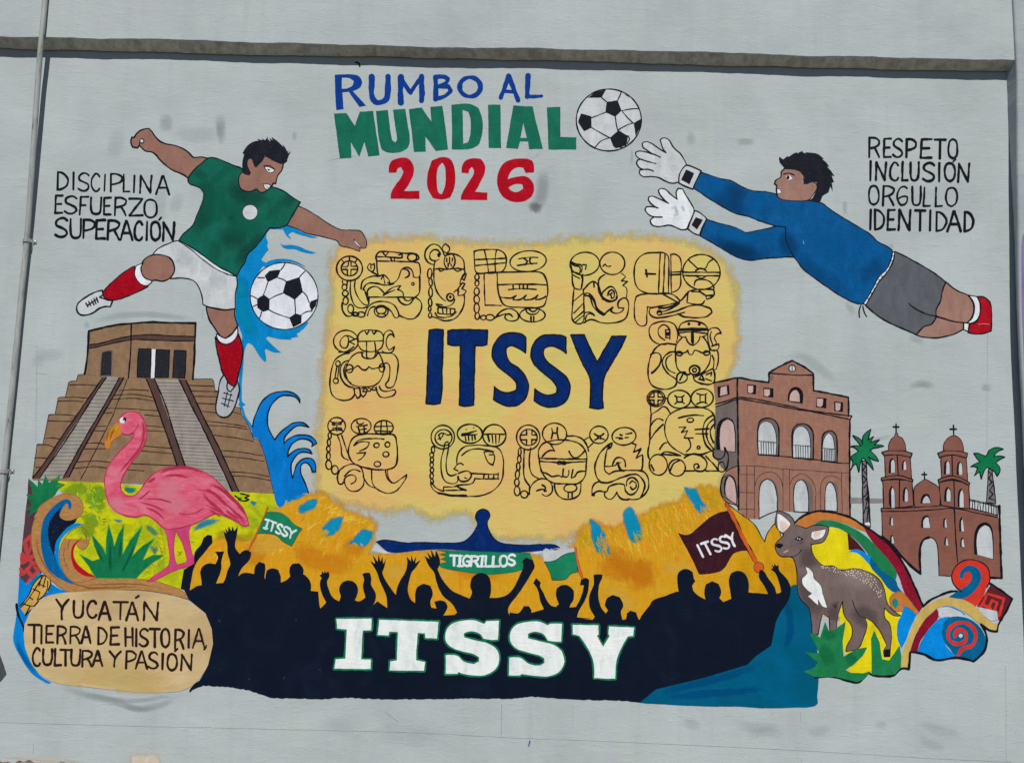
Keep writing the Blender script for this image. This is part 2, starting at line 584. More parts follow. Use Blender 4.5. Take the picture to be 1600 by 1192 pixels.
# ---------------------------------------------------------------- painting tools: outlines read off the photograph, laid on the wall as thin coats
TILES = dict(N=(0, 0, 1), K1=(100, 180, 4), K2=(100, 400, 4), H1=(360, 190, 9.93), G1=(980, 200, 5.32), G2=(1270, 220, 5.32), G3=(1200, 340, 4.319),
             M1=(500, 360, 4.444), M2=(800, 360, 4.444), M3=(490, 600, 4.444), M4=(790, 600, 4.444), P1=(0, 480, 4), P2=(0, 700, 4), P3=(0, 894, 4),
             C1=(250, 740, 4), C2=(550, 740, 4), C3=(880, 740, 4), D1=(1180, 780, 3.81), B1=(1100, 540, 4.258), B2=(1310, 640, 4.2586),
             TT=(500, 100, 4), TB=(800, 0, 4), TR=(1200, 0, 4), KB=(360, 340, 5.42), WV=(360, 580, 5.42), TX=(70, 250, 7.273), IT=(640, 500, 4.444), BT=(500, 940, 3.077))
tile = ['N']
COAT = 0.00003
LINE = 1.15           # how full the brush lines are
boxes, last = [], [None]
mural = empty('mural', tuple(on_plane(780, 1100)), None,
              'hand painted football mural of players, Maya glyphs, crowd, wildlife and lettering on grey wall', 'mural')
part, cur = [None], [None]


def T(k):
    tile[0] = k


def P(s):
    k, out = tile[0], []
    for w in s.split():
        if w[0] == '@':
            k = w[1:]
            continue
        x0, y0, sc = TILES[k]
        x, y = w.split(',')
        out.append((x0 + float(x) / sc, y0 + float(y) / sc))
    return out


def scale():
    return TILES[tile[0]][2]


def waver(p):
    """The hand and the rough wall push an edge about a little."""
    a = mnoise.noise_vector(Vector((p[0] * .07, p[1] * .07, 0.3)))
    b = mnoise.noise_vector(Vector((p[0] * .31, p[1] * .31, 4.1)))
    return (p[0] + a.x * .45 + b.x * .32, p[1] + a.y * .45 + b.y * .32)


def smooth(pts, closed, step=2.6, sharp=52):
    """A smooth curve through the points; where it turns hard the corner stays."""
    n = len(pts)
    if n < 3:
        return list(pts)

    def corner(i):
        if not closed and (i == 0 or i == n - 1):
            return True
        a, b, c = pts[(i - 1) % n], pts[i], pts[(i + 1) % n]
        t = math.degrees(abs(math.atan2((b[0] - a[0]) * (c[1] - b[1]) - (b[1] - a[1]) * (c[0] - b[0]), (b[0] - a[0]) * (c[0] - b[0]) + (b[1] - a[1]) * (c[1] - b[1]))))
        return t > sharp
    cr = [corner(i) for i in range(n)]
    out = []
    for i in range(n if closed else n - 1):
        p1, p2 = pts[i], pts[(i + 1) % n]
        p0 = pts[(i - 1) % n] if (closed or i > 0) else p1
        p3 = pts[(i + 2) % n] if (closed or i + 2 < n) else p2
        d = math.dist(p1, p2)
        if d < 1e-6:
            continue
        m1 = (0, 0) if cr[i] else ((p2[0] - p0[0]), (p2[1] - p0[1]))
        m2 = (0, 0) if cr[(i + 1) % n] else ((p3[0] - p1[0]), (p3[1] - p1[1]))

        def tan(m, L):
            l = math.hypot(*m)
            return (m[0] / l * L, m[1] / l * L) if l > 1e-9 else None
        t1, t2 = tan(m1, d), tan(m2, d)
        if t1 is None:
            t1 = (p2[0] - p1[0], p2[1] - p1[1])
            if t2 is not None:
                t1 = (1.5 * t1[0] - 0.5 * t2[0], 1.5 * t1[1] - 0.5 * t2[1])
        if t2 is None:
            t2 = (p2[0] - p1[0], p2[1] - p1[1])
            if not cr[i]:
                t2 = (1.5 * t2[0] - 0.5 * t1[0], 1.5 * t2[1] - 0.5 * t1[1])
        k = max(1, int(d / step))
        for j in range(k):
            t = j / k
            h1, h2, h3, h4 = 2 * t ** 3 - 3 * t * t + 1, t ** 3 - 2 * t * t + t, -2 * t ** 3 + 3 * t * t, t ** 3 - t * t
            out.append((h1 * p1[0] + h2 * t1[0] + h3 * p2[0] + h4 * t2[0], h1 * p1[1] + h2 * t1[1] + h3 * p2[1] + h4 * t2[1]))
    if not closed:
        out.append(pts[-1])
    return [waver(p) for p in out]


def edged(pts):
    """Straight edges between corners, drawn by hand."""
    out = []
    for i in range(len(pts)):
        a, b = pts[i], pts[(i + 1) % len(pts)]
        n = max(1, int(math.dist(a, b) / 3))
        out += [waver((a[0] + (b[0] - a[0]) * j / n, a[1] + (b[1] - a[1]) * j / n)) for j in range(n)]
    return out


def coat(bb):
    z = 0
    for b, l in boxes:
        if l >= z and b[0] < bb[2] and b[2] > bb[0] and b[1] < bb[3] and b[3] > bb[1]:
            z = l + 1
    boxes.append((bb, z))
    return z


def bbox(pts):
    xs, ys = [p[0] for p in pts], [p[1] for p in pts]
    return (min(xs) - 1, min(ys) - 1, max(xs) + 1, max(ys) + 1)


def motif(name, label):
    flush()
    o = empty(name, tuple(mural['at']), mural, label)
    part[0] = o


def sub(name, label=None):
    flush()
    cur[0] = dict(name=name, label=label, V=[], F=[], M=[], FM=[], A=[])


def flush():
    c = cur[0]
    cur[0] = None
    if c and c['F']:
        mesh_obj(c['name'], c['V'], c['F'], c['M'], c['FM'], part[0], c['label'], c['A'])


def lay(tris2d, faces, mat, z, fade=None):
    c = cur[0]
    if mat not in c['M']:
        c['M'].append(mat)
    mi = c['M'].index(mat)
    b = len(c['V'])
    y = -(0.0006 + z * COAT)
    for p in tris2d:
        q = on_plane(*p)
        c['V'].append((q.x, y, q.z))
    c['A'] += fade if fade else [1.0] * len(tris2d)
    for f in faces:
        q = [tris2d[i] for i in f]
        ar = sum(q[i][0] * q[(i + 1) % len(q)][1] - q[(i + 1) % len(q)][0] * q[i][1] for i in range(len(q)))
        f = tuple(f) if ar < 0 else tuple(reversed(f))
        c['F'].append(tuple(b + i for i in f))
        c['FM'].append(mi)


def union(polys):
    """Overlapping simple polygons as one flat sheet of triangles."""
    V, F = [], []
    for p in polys:
        ar = sum(p[i][0] * p[(i + 1) % len(p)][1] - p[(i + 1) % len(p)][0] * p[i][1] for i in range(len(p)))
        if abs(ar) < 1e-5:
            continue
        if ar < 0:
            p = p[::-1]
        F.append(list(range(len(V), len(V) + len(p))))
        V += [Vector(q) for q in p]
    v, e, f, ov, oe, of = delaunay_2d_cdt(V, [], F, 0, 1e-4, True)
    xy = [(q.x, q.y) for q in v]
    keep = []
    for t, o in zip(f, of):          # a sliver can make the fill leak: keep a triangle only where a stroke really covers it
        if o:
            c = (sum(xy[i][0] for i in t) / 3, sum(xy[i][1] for i in t) / 3)
            if any(inside(c, [V[i] for i in F[j]]) for j in o):
                keep.append(t)
    return xy, keep


def ribbon(pts, w, closed, wv=0.16):
    """Polygons of one brush line along pts, its width wavering a little."""
    out = []
    n = len(pts)
    if n < 2:
        pts = pts + [(pts[0][0] + .01, pts[0][1])]
        n = 2
    ph, k1 = random.uniform(0, 9), random.uniform(0.05, 0.11)
    s = 0.0
    hw = []
    for i in range(n):
        if i:
            s += math.dist(pts[i], pts[i - 1])
        hw.append(0.5 * w * (1 + wv * math.sin(ph + s * k1 * 2) + 0.6 * wv * math.sin(2 * ph + s * k1 * 5.3)))
    m = n if closed else n - 1
    for i in range(m):
        a, b = pts[i], pts[(i + 1) % n]
        dx, dy = b[0] - a[0], b[1] - a[1]
        L = math.hypot(dx, dy)
        if L < 1e-6:
            continue
        nx, ny = -dy / L, dx / L
        ha, hb = hw[i], hw[(i + 1) % n]
        out.append([(a[0] + nx * ha, a[1] + ny * ha), (a[0] - nx * ha, a[1] - ny * ha), (b[0] - nx * hb, b[1] - ny * hb), (b[0] + nx * hb, b[1] + ny * hb)])
    for i in range(n):
        end = not closed and i in (0, n - 1)
        a, b, c = pts[(i - 1) % n], pts[i], pts[(i + 1) % n]
        t = abs(math.atan2((b[0] - a[0]) * (c[1] - b[1]) - (b[1] - a[1]) * (c[0] - b[0]), (b[0] - a[0]) * (c[0] - b[0]) + (b[1] - a[1]) * (c[1] - b[1])))
        if end or t > 0.12:
            k = 10 if w > 3 else 8
            r = hw[i] * (1.0 if end else 0.995)
            o = random.random()
            out.append([(b[0] + r * math.cos(o + 2 * math.pi * j / k), b[1] + r * math.sin(o + 2 * math.pi * j / k)) for j in range(k)])
    return out


def split(s):
    return [P(t) for t in fixtile(s)]


def fixtile(s):
    return [t for t in s.split('|') if t.strip()]


def ink(s, w=2.3, col='ink', closed=False, sharp=52):
    """Brush lines; several are parted by |. A line that starts with * is closed."""
    polys = []
    for t in fixtile(s):
        cl = closed
        t = t.strip()
        if t[0] == '*':
            cl, t = True, t[1:]
        polys += ribbon(smooth(P(t), cl, sharp=sharp), w * LINE, cl)
    put(polys, col)


def put(polys, col):
    v, f = union(polys)
    lay(v, f, paint(col), coat(bbox(v)))


def ellipse(cx, cy, rx, ry, rot=0.0, n=None):
    x0, y0, sc = TILES[tile[0]]
    n = n or max(14, int(2 * math.pi * max(rx, ry) / sc / 2.2))
    cr, sr = math.cos(rot), math.sin(rot)
    o = []
    for i in range(n):
        t = 2 * math.pi * i / n
        a, b = rx * math.cos(t), ry * math.sin(t)
        o.append((x0 + (cx + a * cr - b * sr) / sc, y0 + (cy + a * sr + b * cr) / sc))
    return o


def rings(lst, w=2.2, col='ink'):
    """Hand-drawn ovals: (cx, cy, rx, ry) each."""
    polys = []
    for cx, cy, rx, ry in lst:
        polys += ribbon(ellipse(cx, cy, rx, ry, random.uniform(-.12, .12)), w, True)
    put(polys, col)


def area(pts, col, holes=()):
    last[0] = pts
    loops = [pts] + list(holes)
    flat = [p for l in loops for p in l]
    tr = tessellate_polygon([[Vector((x, y, 0)) for x, y in l] for l in loops])
    lay(flat, [tuple(t) for t in tr], paint(col), coat(bbox(pts)))


def fill(col, s, holes='', out=None, w=2.4, sharp=52, straight=False):
    """A flat area of paint; OUT: the colour of a brush line round it."""
    f = (lambda q: edged(q)) if straight else (lambda q: smooth(q, True, sharp=sharp))
    pts = f(P(s))
    hl = [f(P(h)) for h in fixtile(holes)] if holes else []
    area(pts, col, hl)
    if out:
        polys = ribbon(pts, w * LINE, True)
        for h in hl:
            polys += ribbon(h, w * LINE, True)
        put(polys, out)


def disc(col, cx, cy, rx, ry, out=None, w=2.2):
    p = ellipse(cx, cy, rx, ry)
    area(p, col)
    if out:
        put(ribbon(p, w, True), out)


def brushed(col, s, w, strength=0.7, grain=1.0, taper=True, clip=None):
    """Soft strokes that thin out sideways and at their ends."""
    for t in fixtile(s):
        pts = smooth(P(t), False, 4.0)
        n = len(pts)
        if n < 3:
            a, b = pts[0], pts[-1]
            pts = [(a[0] + (b[0] - a[0]) * i / 8, a[1] + (b[1] - a[1]) * i / 8) for i in range(9)]
            n = 9
        V, A, F = [], [], []
        for i, p in enumerate(pts):
            a, b = pts[max(i - 1, 0)], pts[min(i + 1, n - 1)]
            L = math.dist(a, b) or 1
            nx, ny = -(b[1] - a[1]) / L, (b[0] - a[0]) / L
            e = math.sin(math.pi / 2 * min(1.0, min(i, n - 1 - i) / max(1.0, n * 0.42))) if taper else 1.0
            for j in range(13):
                u = -1 + j / 6
                f = (1 - u * u) ** 1.2
                q = (p[0] + nx * u * w / 2, p[1] + ny * u * w / 2)
                V.append(q)
                A.append(f * e if clip is None or inside(q, clip) else 0.0)
        for i in range(n - 1):
            for j in range(12):
                q = 13 * i + j
                if A[q] or A[q + 1] or A[q + 13] or A[q + 14]:
                    F.append((q, q + 1, q + 14, q + 13))
        lay(V, F, soft(col, strength, grain), coat(bbox(V)), A)


def feathered(col, s, inset, outset, strength=1.0, grain=1.6):
    """An area whose edge is dry-brushed into the wall."""
    pts = smooth(P(s), True, 5.0, 80)
    n = len(pts)
    ar = sum(pts[i][0] * pts[(i + 1) % n][1] - pts[(i + 1) % n][0] * pts[i][1] for i in range(n))
    sg = 1 if ar > 0 else -1
    nr = []
    for i in range(n):
        a, b = pts[(i - 3) % n], pts[(i + 3) % n]
        L = math.dist(a, b) or 1
        nr.append((sg * (b[1] - a[1]) / L, -sg * (b[0] - a[0]) / L))
    inn = [(p[0] - q[0] * inset, p[1] - q[1] * inset) for p, q in zip(pts, nr)]
    z = coat(bbox(pts))
    tr = tessellate_polygon([[Vector((x, y, 0)) for x, y in inn]])
    lay(inn, [tuple(t) for t in tr], paint(col), z)
    V, A, F = [], [], []
    for i in range(n):
        j = random.uniform(0.9, 1.1)
        for k, f in ((-inset, 1.0), (0.0, .62), (outset * j, 0.0)):
            V.append((pts[i][0] + nr[i][0] * k, pts[i][1] + nr[i][1] * k))
            A.append(f)
    for i in range(n):
        a, b = 3 * i, 3 * ((i + 1) % n)
        F += [(a, a + 1, b + 1, b), (a + 1, a + 2, b + 2, b + 1)]
    lay(V, F, soft(col, strength, grain), z, A)


def inside(p, poly):
    c = False
    j = len(poly) - 1
    for i in range(len(poly)):
        a, b = poly[i], poly[j]
        if (a[1] > p[1]) != (b[1] > p[1]) and p[0] < (b[0] - a[0]) * (p[1] - a[1]) / (b[1] - a[1]) + a[0]:
            c = not c
        j = i
    return c


def bristles(cols, s, count, length, width, angle, spread=0.3, edge=0.0):
    """Many short bristle marks scattered over an area, in several paints."""
    poly = P(s)
    bb = bbox(poly)
    base = coat(bb)
    for q, col in enumerate(cols):
        V, F = [], []
        polys = []
        done = 0
        while done < count:
            p = (random.uniform(bb[0], bb[2]), random.uniform(bb[1], bb[3]))
            if not inside(p, poly):
                continue
            done += 1
            a = angle + random.gauss(0, spread)
            L = length * random.uniform(.4, 1.3)
            w = width * random.uniform(.5, 1.3)
            dx, dy = math.cos(a), math.sin(a)
            bend = random.uniform(-.12, .12) * L
            ctr = []
            for i in range(5):
                t = i / 4
                o = bend * math.sin(math.pi * t)
                ctr.append((p[0] + dx * L * (t - .5) - dy * o, p[1] + dy * L * (t - .5) + dx * o, w * (0.25 + math.sin(math.pi * min(1, t * .8 + .15)))))
            lft = [(c[0] - dy * c[2] / 2, c[1] + dx * c[2] / 2) for c in ctr]
            rgt = [(c[0] + dy * c[2] / 2, c[1] - dx * c[2] / 2) for c in ctr]
            polys.append(lft + rgt[::-1])
        v, f = union(polys)
        z = base if q == 0 else coat(bb)
        lay(v, f, paint(col), z)


# ---------------------------------------------------------------- a sign painter's capitals, one brush line each (unit box, y down)
CAPS = {
    'A': '0,1 .48,0 .56,0 1,1|.2,.64 .8,.64', 'C': '1,.16 .8,.02 .5,.0 .15,.2 0,.52 .12,.85 .5,1 .82,.97 1,.84', 'D': '.03,0 0,1|.03,.01 .5,.06 .92,.32 1,.5 .85,.78 .5,.94 0,1',
    'E': '1,0 .08,.01 0,1 1,.99|.04,.49 .8,.48', 'F': '1,0 .08,.01 0,1|.04,.48 .7,.47', 'G': '1,.1 .7,0 .3,.08 .02,.4 .05,.75 .35,1 .75,.97 .95,.8 .98,.55 .75,.52 .4,.56 .12,.66',
    'H': '0,0 0,1|1,0 1,1|0,.5 1,.5', 'I': '.6,0 .4,1', 'L': '.1,0 0,1 1,.98', 'N': '0,1 .08,0 .9,1 1,0', 'O': '*.5,0 .85,.1 1,.45 .88,.85 .5,1 .14,.88 0,.52 .14,.1',
    'P': '.05,0 0,1|.05,.01 .6,.02 1,.18 .9,.42 .5,.55 .05,.6', 'R': '.05,0 0,1|.05,.01 .6,.02 .98,.15 .9,.36 .5,.5 .05,.55|.5,.5 .72,.7 .95,1',
    'S': '1,.12 .75,0 .4,.01 .1,.16 .12,.36 .5,.5 .9,.64 1,.82 .75,.98 .35,1 .0,.88', 'T': '0,0 1,.01|.5,0 .48,1', 'U': '.02,0 0,.65 .14,.94 .5,1 .84,.92 .98,.6 1,0',
    'g': '1,.12 .6,0 .15,.2 0,.5 .15,.85 .55,1 .95,.9 1,.55 .55,.55', 'Y': '0,0 .5,.45|1,0 .5,.45 .42,1', 'Z': '0,0 1,.01 0,1 1,.98', 'M': '0,1 .05,0 .5,.7 .95,0 1,1', 'B': '0,0 0,1'}


def letter(ch, x0, y0, x1, y1, w, lean=0.0):
    """The brush lines of one capital in a box of the current tile."""
    out = []
    ox, oy, sc = TILES[tile[0]]
    hgt = y1 - y0
    for t in CAPS[ch].split('|'):
        cl = t[0] == '*'
        t = t.lstrip('*')
        pts = []
        for q in t.split():
            a, b = (float(v) for v in q.split(','))
            x = x0 + a * (x1 - x0) + lean * hgt * (0.5 - b) + random.uniform(-.012, .012) * hgt
            pts.append((ox + x / sc, oy + (y0 + b * hgt) / sc))
        out += ribbon(smooth(pts, cl, 1.6, 60), w * 1.12, cl, 0.14)
    return out


def words(spec, w, col='ink', extra='', lean=0.0):
    """spec: 'D 145,135,268,340; I ...'; extra: accents as plain brush lines."""
    polys = []
    for it in spec.split(';'):
        it = it.strip()
        if not it:
            continue
        ch, bx = it.split()
        polys += letter(ch, *[float(v) for v in bx.split(',')], w * random.uniform(.92, 1.1), lean)
    for t in fixtile(extra):
        polys += ribbon(smooth(P(t), False), w * .9, False)
    put(polys, col)


def slanted(text, a, b, upv, w, col, cuts):
    """Lettering along a sloping base line from a to b (current tile); cuts: each letter's share of it."""
    ox, oy, sc = TILES[tile[0]]
    polys = []
    for ch, (f0, f1) in zip(text, cuts):
        for t in CAPS[ch].split('|'):
            cl = t[0] == '*'
            pts = []
            for q in t.lstrip('*').split():
                u, v = (float(k) for k in q.split(','))
                f = f0 + (f1 - f0) * u
                x = a[0] + (b[0] - a[0]) * f + upv[0] * (1 - v)
                y = a[1] + (b[1] - a[1]) * f + upv[1] * (1 - v)
                pts.append((ox + x / sc, oy + y / sc))
            polys += ribbon(smooth(pts, cl, 1.2, 60), w, cl, 0.15)
    put(polys, col)
# ---------------------------------------------------------------- stains and traces on the panel under the mural (parts of the wall)
part[0] = wall
sub('overpaint_stains', 'faint grey overpainted marks on the wall')
T('K1')
brushed('smear', '585,45 640,52 690,58', 33.8, 0.37)
brushed('smear', '940,75 975,72 1015,80|945,118 980,114 1020,118', 43.9, 0.37)
brushed('smear', '1440,95 1440,130 1440,170', 10.1, 0.32)
brushed('smear', '350,60 325,180 300,300|640,110 860,125 1010,100', 33.8, 0.16)
brushed('smear', '640,420 600,560 620,700|740,470 700,560 690,640', 27, 0.16)
T('G1')
brushed('smear', '890,120 970,115 1075,120', 15.2, 0.37)
brushed('smear', '480,85 530,90 580,80', 27, 0.27)
brushed('smear', '35,160 40,240 32,320', 6.75, 0.27)
T('G2')
brushed('smear', '270,480 265,550 268,630|655,840 650,880 640,910', 10.1, 0.32)
brushed('smearlight', '140,65 200,62 270,85', 12.15, 0.36)
T('G3')
brushed('smear', '940,1145 1040,1120 1140,1145|1430,1150 1470,1148 1520,1155', 15.2, 0.37)
brushed('smear', '120,920 250,950 400,1060 480,1150', 20.2, 0.22)
brushed('smear', '520,560 560,620 580,670|940,800 1020,830 1060,860', 15.2, 0.27)
T('P1')
brushed('smear', '540,110 700,60 900,45 1100,60 1250,80|540,140 545,100 560,90', 13.5, 0.32)
brushed('smear', '200,290 300,300 420,285|190,330 290,340', 27, 0.18)
T('P3')
brushed('smear', '330,690 520,760 700,800 860,850 1000,830 1100,780 1180,735', 15.2, 0.43)
brushed('smear', '480,740 700,790 850,800 1000,780 1120,745|760,830 850,850 960,850', 10.1, 0.37)
T('N')
brushed('smear', '1062,1126 1078,1130 1098,1134|1145,1126 1180,1136 1225,1132|1160,1148 1200,1143 1230,1148|1258,1142 1280,1142 1300,1134', 22, 0.18, 1.0)
brushed('smear', '1364,1130 1375,1132 1388,1130|1430,1124 1465,1140 1510,1150|1432,1150 1450,1160 1480,1170', 20, 0.17, 1.0)
brushed('smear', '570,1140 640,1150 700,1146|500,1128 536,1134 560,1130', 40, 0.11, 1.0)
brushed('smear', '1430,606 1441,602 1455,606|1350,690 1400,680', 10, 0.21, 1.0)
T('TT')
brushed('soot', '1385,640 1394,740 1380,840 1345,920 1320,950', 26, .26, 1.0)
brushed('soot', '1318,850 1340,890 1352,930|1365,860 1350,900 1330,935', 24, .34, 1.3)
brushed('smearlight', '1290,590 1335,565 1365,545 1385,580', 16.2, 0.54)
brushed('pencil', '30,610 120,592 250,575', 1.6, .6)
sub('hairline_cracks', 'thin cracks and pencil lines across the wall')
T('N')
ink('0,1128 180,1133 400,1138 640,1144 800,1152 1000,1160 1250,1172 1450,1184 1580,1190', .55, 'pencil')
ink('1571,1040 1572,1110 1572,1190|1543,480 1542,700', .4, 'pencil')
ink('895,1100 895,1134|1206,1108 1206,1118|1251,1112 1251,1126|1184,1126 1183,1150|52,1160 52,1176|1252,1186 1252,1192', .7, 'smear')
ink('602,1112 622,1127|784,1100 783,1150|316,487 316,497', .7, 'pencil')
ink('828,1157 826,1165', 2.0, 'scrollblue')
ink('55,583 74,585|118,1000 117,1040|58,540 56,690', .5, 'pencil')
ink('558,97 561,100 562,104|561,99 555,98', 2.0, 'dark')
flush()

V, F = [], []
foot_px = [(-300, 1170)] + [(x, 1187.5 + 2.2 * math.sin(x * .11) + 1.5 * math.sin(x * .37) + (x * .05 if x > 0 else 0)) for x in range(-200, 110, 4)] + [(120, 1200)]
for x, y in foot_px:
    q = on_plane(x, y)
    V += [(q.x, -0.004, q.z), (q.x, -0.004, z_ground - .05)]
for i in range(len(foot_px) - 1):
    F.append((2 * i, 2 * i + 1, 2 * i + 3, 2 * i + 2))
mesh_obj('bare_foot', V, F, [mt_foot], None, wall, 'brown unpainted footing at the bottom of the wall')
part[0] = wall
sub('plaster_patch', 'pale cream patch of plaster near the foot of the wall')
T('N')
feathered('plaster', '205,1180 225,1178 246,1180 250,1200 204,1200', 3, 4, .8, 1.4)
brushed('plaster', '0,1183 40,1184 90,1187 140,1190', 7, .8, 1.3)
flush()

# purple paint on the pier and the dark diamond at the left edge
zs = [on_plane(1593, y, OFF_PIER).z for y in (366, 372, 384, 400, 480, 560, 700, 900, 1100, 1300)]
lf = [arris_x(z) + ARRIS + v for z, v in zip(zs, (.014, .008, .003, .001, .0005, .0005, .001, .0005, .0005, .0005))]
ring = [(x + wob(z, 9, .001), -OFF_PIER - .0012, z) for x, z in zip(lf, zs)]
ring += [(x_pier + .8, -OFF_PIER - .0012, zs[-1]), (x_pier + .8, -OFF_PIER - .0012, zs[0] + .01)]
mesh_obj('purple_paint', ring, [tuple(range(len(ring)))], [paint('purple')], None, wall, 'purple painted area on the pier')
part[0] = wall
sub('grey_diamond', 'dark grey painted diamond at the edge of the wall')
fill('gunmetal', '0,1022 5,1036 10.5,1053 4,1061 -2,1067 -16,1050', straight=True)
flush()

# ---------------------------------------------------------------- MURAL: the grounds
motif('ochre_panel', 'ochre panel with dry-brushed edges behind the Maya glyphs')
sub('ochre_wash')
T('N')
feathered('ochre', '524,400 545,388 592,378 660,374 700,382 760,384 830,386 880,381 975,374 1050,378 1092,388 1122,408 1142,438 1147,500 1144,562 1128,606 1118,680 1128,738 1118,765 1080,800 1010,830 930,838 '
          '905,828 880,838 850,838 800,836 776,836 745,808 726,796 700,800 681,806 655,796 629,792 600,794 585,790 560,788 535,782 505,764 501,720 502,672 508,630 507,585 514,529 521,470', 12, 21, 1.0, 1.3)
motif('orange_blaze', 'blaze of orange brushwork with blue flecks behind the crowd')
sub('orange_wash')
T('N')
feathered('blaze', '330,845 345,828 375,824 402,802 432,795 455,784 478,776 500,773 526,786 545,800 570,808 584,816 584,830 576,866 637,864 682,861 730,868 840,868 862,880 890,862 897,848 905,836 922,818 950,826 '
          '975,818 1007,804 1030,794 1062,784 1075,772 1094,764 1112,764 1132,790 1145,850 1240,930 1235,990 350,990 345,950 318,926 291,922 300,885', 5, 13, 1.0, 1.4)
T('C3')
fill('orange', '1030,190 1070,220 1110,250 1190,312 1225,365 1258,425 1275,375 1295,340 1320,312 1345,330 1360,390 1330,450 1360,505 1430,530 1460,620 1462,760 1250,760 1100,640')
ink('1030,190 1070,220 1110,250 1190,312 1225,365 1258,425 1275,375 1295,340 1320,312|1345,330 1360,390', 1.4)
T('N')
bristles(['orangelight', 'orangedeep'], '440,800 500,785 560,815 580,840 570,880 330,880 340,850', 60, 13, 1.0, -.9, .35)
bristles(['orangelight', 'oliveochre', 'orangedeep'], '905,850 925,828 1000,812 1070,780 1110,775 1140,830 1120,860 1060,880 1040,850 1000,870 900,885', 130, 17, .9, 1.25, .2)
brushed('orangedeep', '940,850 990,890 1040,910|1020,870 1000,900 990,930|930,870 965,890 1000,890|450,850 500,875 560,880|560,835 545,870|700,880 760,890 800,885|380,870 420,860', 46, .4, 1.3)
brushed('orangelight', '940,920 970,935 1000,950|1030,880 1060,890 1090,880|600,900 640,885|380,860 420,850 460,830|690,890 700,905', 34, .5, 1.3)
bristles(['oliveochre', 'orange'], '1075,772 1110,765 1132,790 1120,800', 30, 16, 1.0, 1.0, .15)
bristles(['orange', 'oliveochre'], '905,842 922,822 950,828 975,822 1007,806 1030,798 1030,812 960,838 910,856', 60, 13, .9, 1.35, .2)
bristles(['orange', 'orangelight'], '480,782 500,776 545,804 580,818 582,830 540,815 500,795', 50, 12, 1.0, -.6, .35)
for tl, s in (('C1', '875,245 880,205 900,190 950,165 980,163 975,185 965,205 930,225'), ('C1', '1020,340 1045,315 1080,285 1145,272 1130,320 1105,352 1080,370 1040,385'), ('C1', '1180,438 1210,410 1245,375 1270,350 1325,370 1318,400 1300,430 1260,455 1225,430'),
              ('C3', '170,290 200,310 230,340 265,420 285,500 255,480 225,490 195,440 180,370'), ('C3', '385,245 420,212 440,240 455,270 490,380 470,412 430,418 400,340'), ('C3', '762,88 790,100 820,92 850,150 905,225 850,238 830,210 795,150')):
    sub('blue_fleck')
    T(tl)
    feathered('spot', s, 1.5, 5, 1.0, 1.6)
    q = [float(v) for w_ in s.split() for v in w_.split(',')]
    if s.startswith('170'):
        bristles(['spotteal', 'orange'], '190,400 265,400 290,505 230,510', 34, 14, 1.1, 1.1, .2)
    elif s.startswith('385'):
        bristles(['spotteal', 'oliveochre'], '440,370 490,360 500,420 440,430', 20, 9, 1.0, .9, .3)
    elif s.startswith('762'):
        bristles(['orange'], '850,215 900,205 912,238 855,245', 12, 8, 1.0, .9, .3)
    elif s.startswith('1020'):
        bristles(['orange', 'oliveochre'], '1010,345 1050,365 1050,395 1010,390', 12, 8, .9, -.7, .4)
    elif s.startswith('1180'):
        bristles(['orange'], '1180,430 1270,445 1270,465 1180,450', 10, 8, 1.0, .6, .4)

motif('painted_meadow', 'yellow-green meadow below the pyramid')
sub('meadow_wash')
T('P2')
fill('meadow', '350,185 500,203 640,215 900,235 1440,270 1720,285 1728,330 1732,368 1690,400 1650,460 1620,520 1560,580 1450,540 1330,570 1230,640 1180,740 1130,880 1000,850 600,825 420,800 360,640 400,460 440,380 400,290 360,260', sharp=40)
brushed('olive', '400,300 480,260 560,240|520,300 600,330 640,420|540,380 560,440 640,470|560,300 640,260|500,470 560,520 600,560|660,330 640,300 600,240', 26, .75, 1.6)
brushed('lime', '700,450 760,520 860,470|900,480 960,600 1000,640|1000,760 1060,780 1120,700', 24, .6, 1.5)
bristles(['olive', 'lime', 'grasslight'], '380,250 640,225 660,330 640,480 540,470', 26, 12, 1.3, 1.1, .7)
bristles(['olive', 'oliveochre'], '1000,500 1040,480 1060,640 1000,800 880,790', 20, 12, 1.1, 1.2, .5)
brushed('spotteal', '770,250 820,262 865,248|790,265 840,268', 9, .9, 1.3)
brushed('spot', '1195,525 1280,480 1395,450|1200,510 1300,455 1400,455', 8, .7, 1.6)
brushed('spotteal', '900,470 960,520 1000,550|940,600 970,650 990,600', 12, .6, 1.4)
brushed('spot', '700,440 740,455 775,450|1560,335 1610,345|1560,325 1600,365', 6, .8, 1.3)
brushed('oliveochre', '1600,480 1560,560 1420,560|1440,520 1340,560', 18, .5)
ink('640,445 660,443|645,462 665,460|640,478 658,478|1195,588 1212,587|1110,645 1125,655 1140,645|1115,668 1130,660', .7)

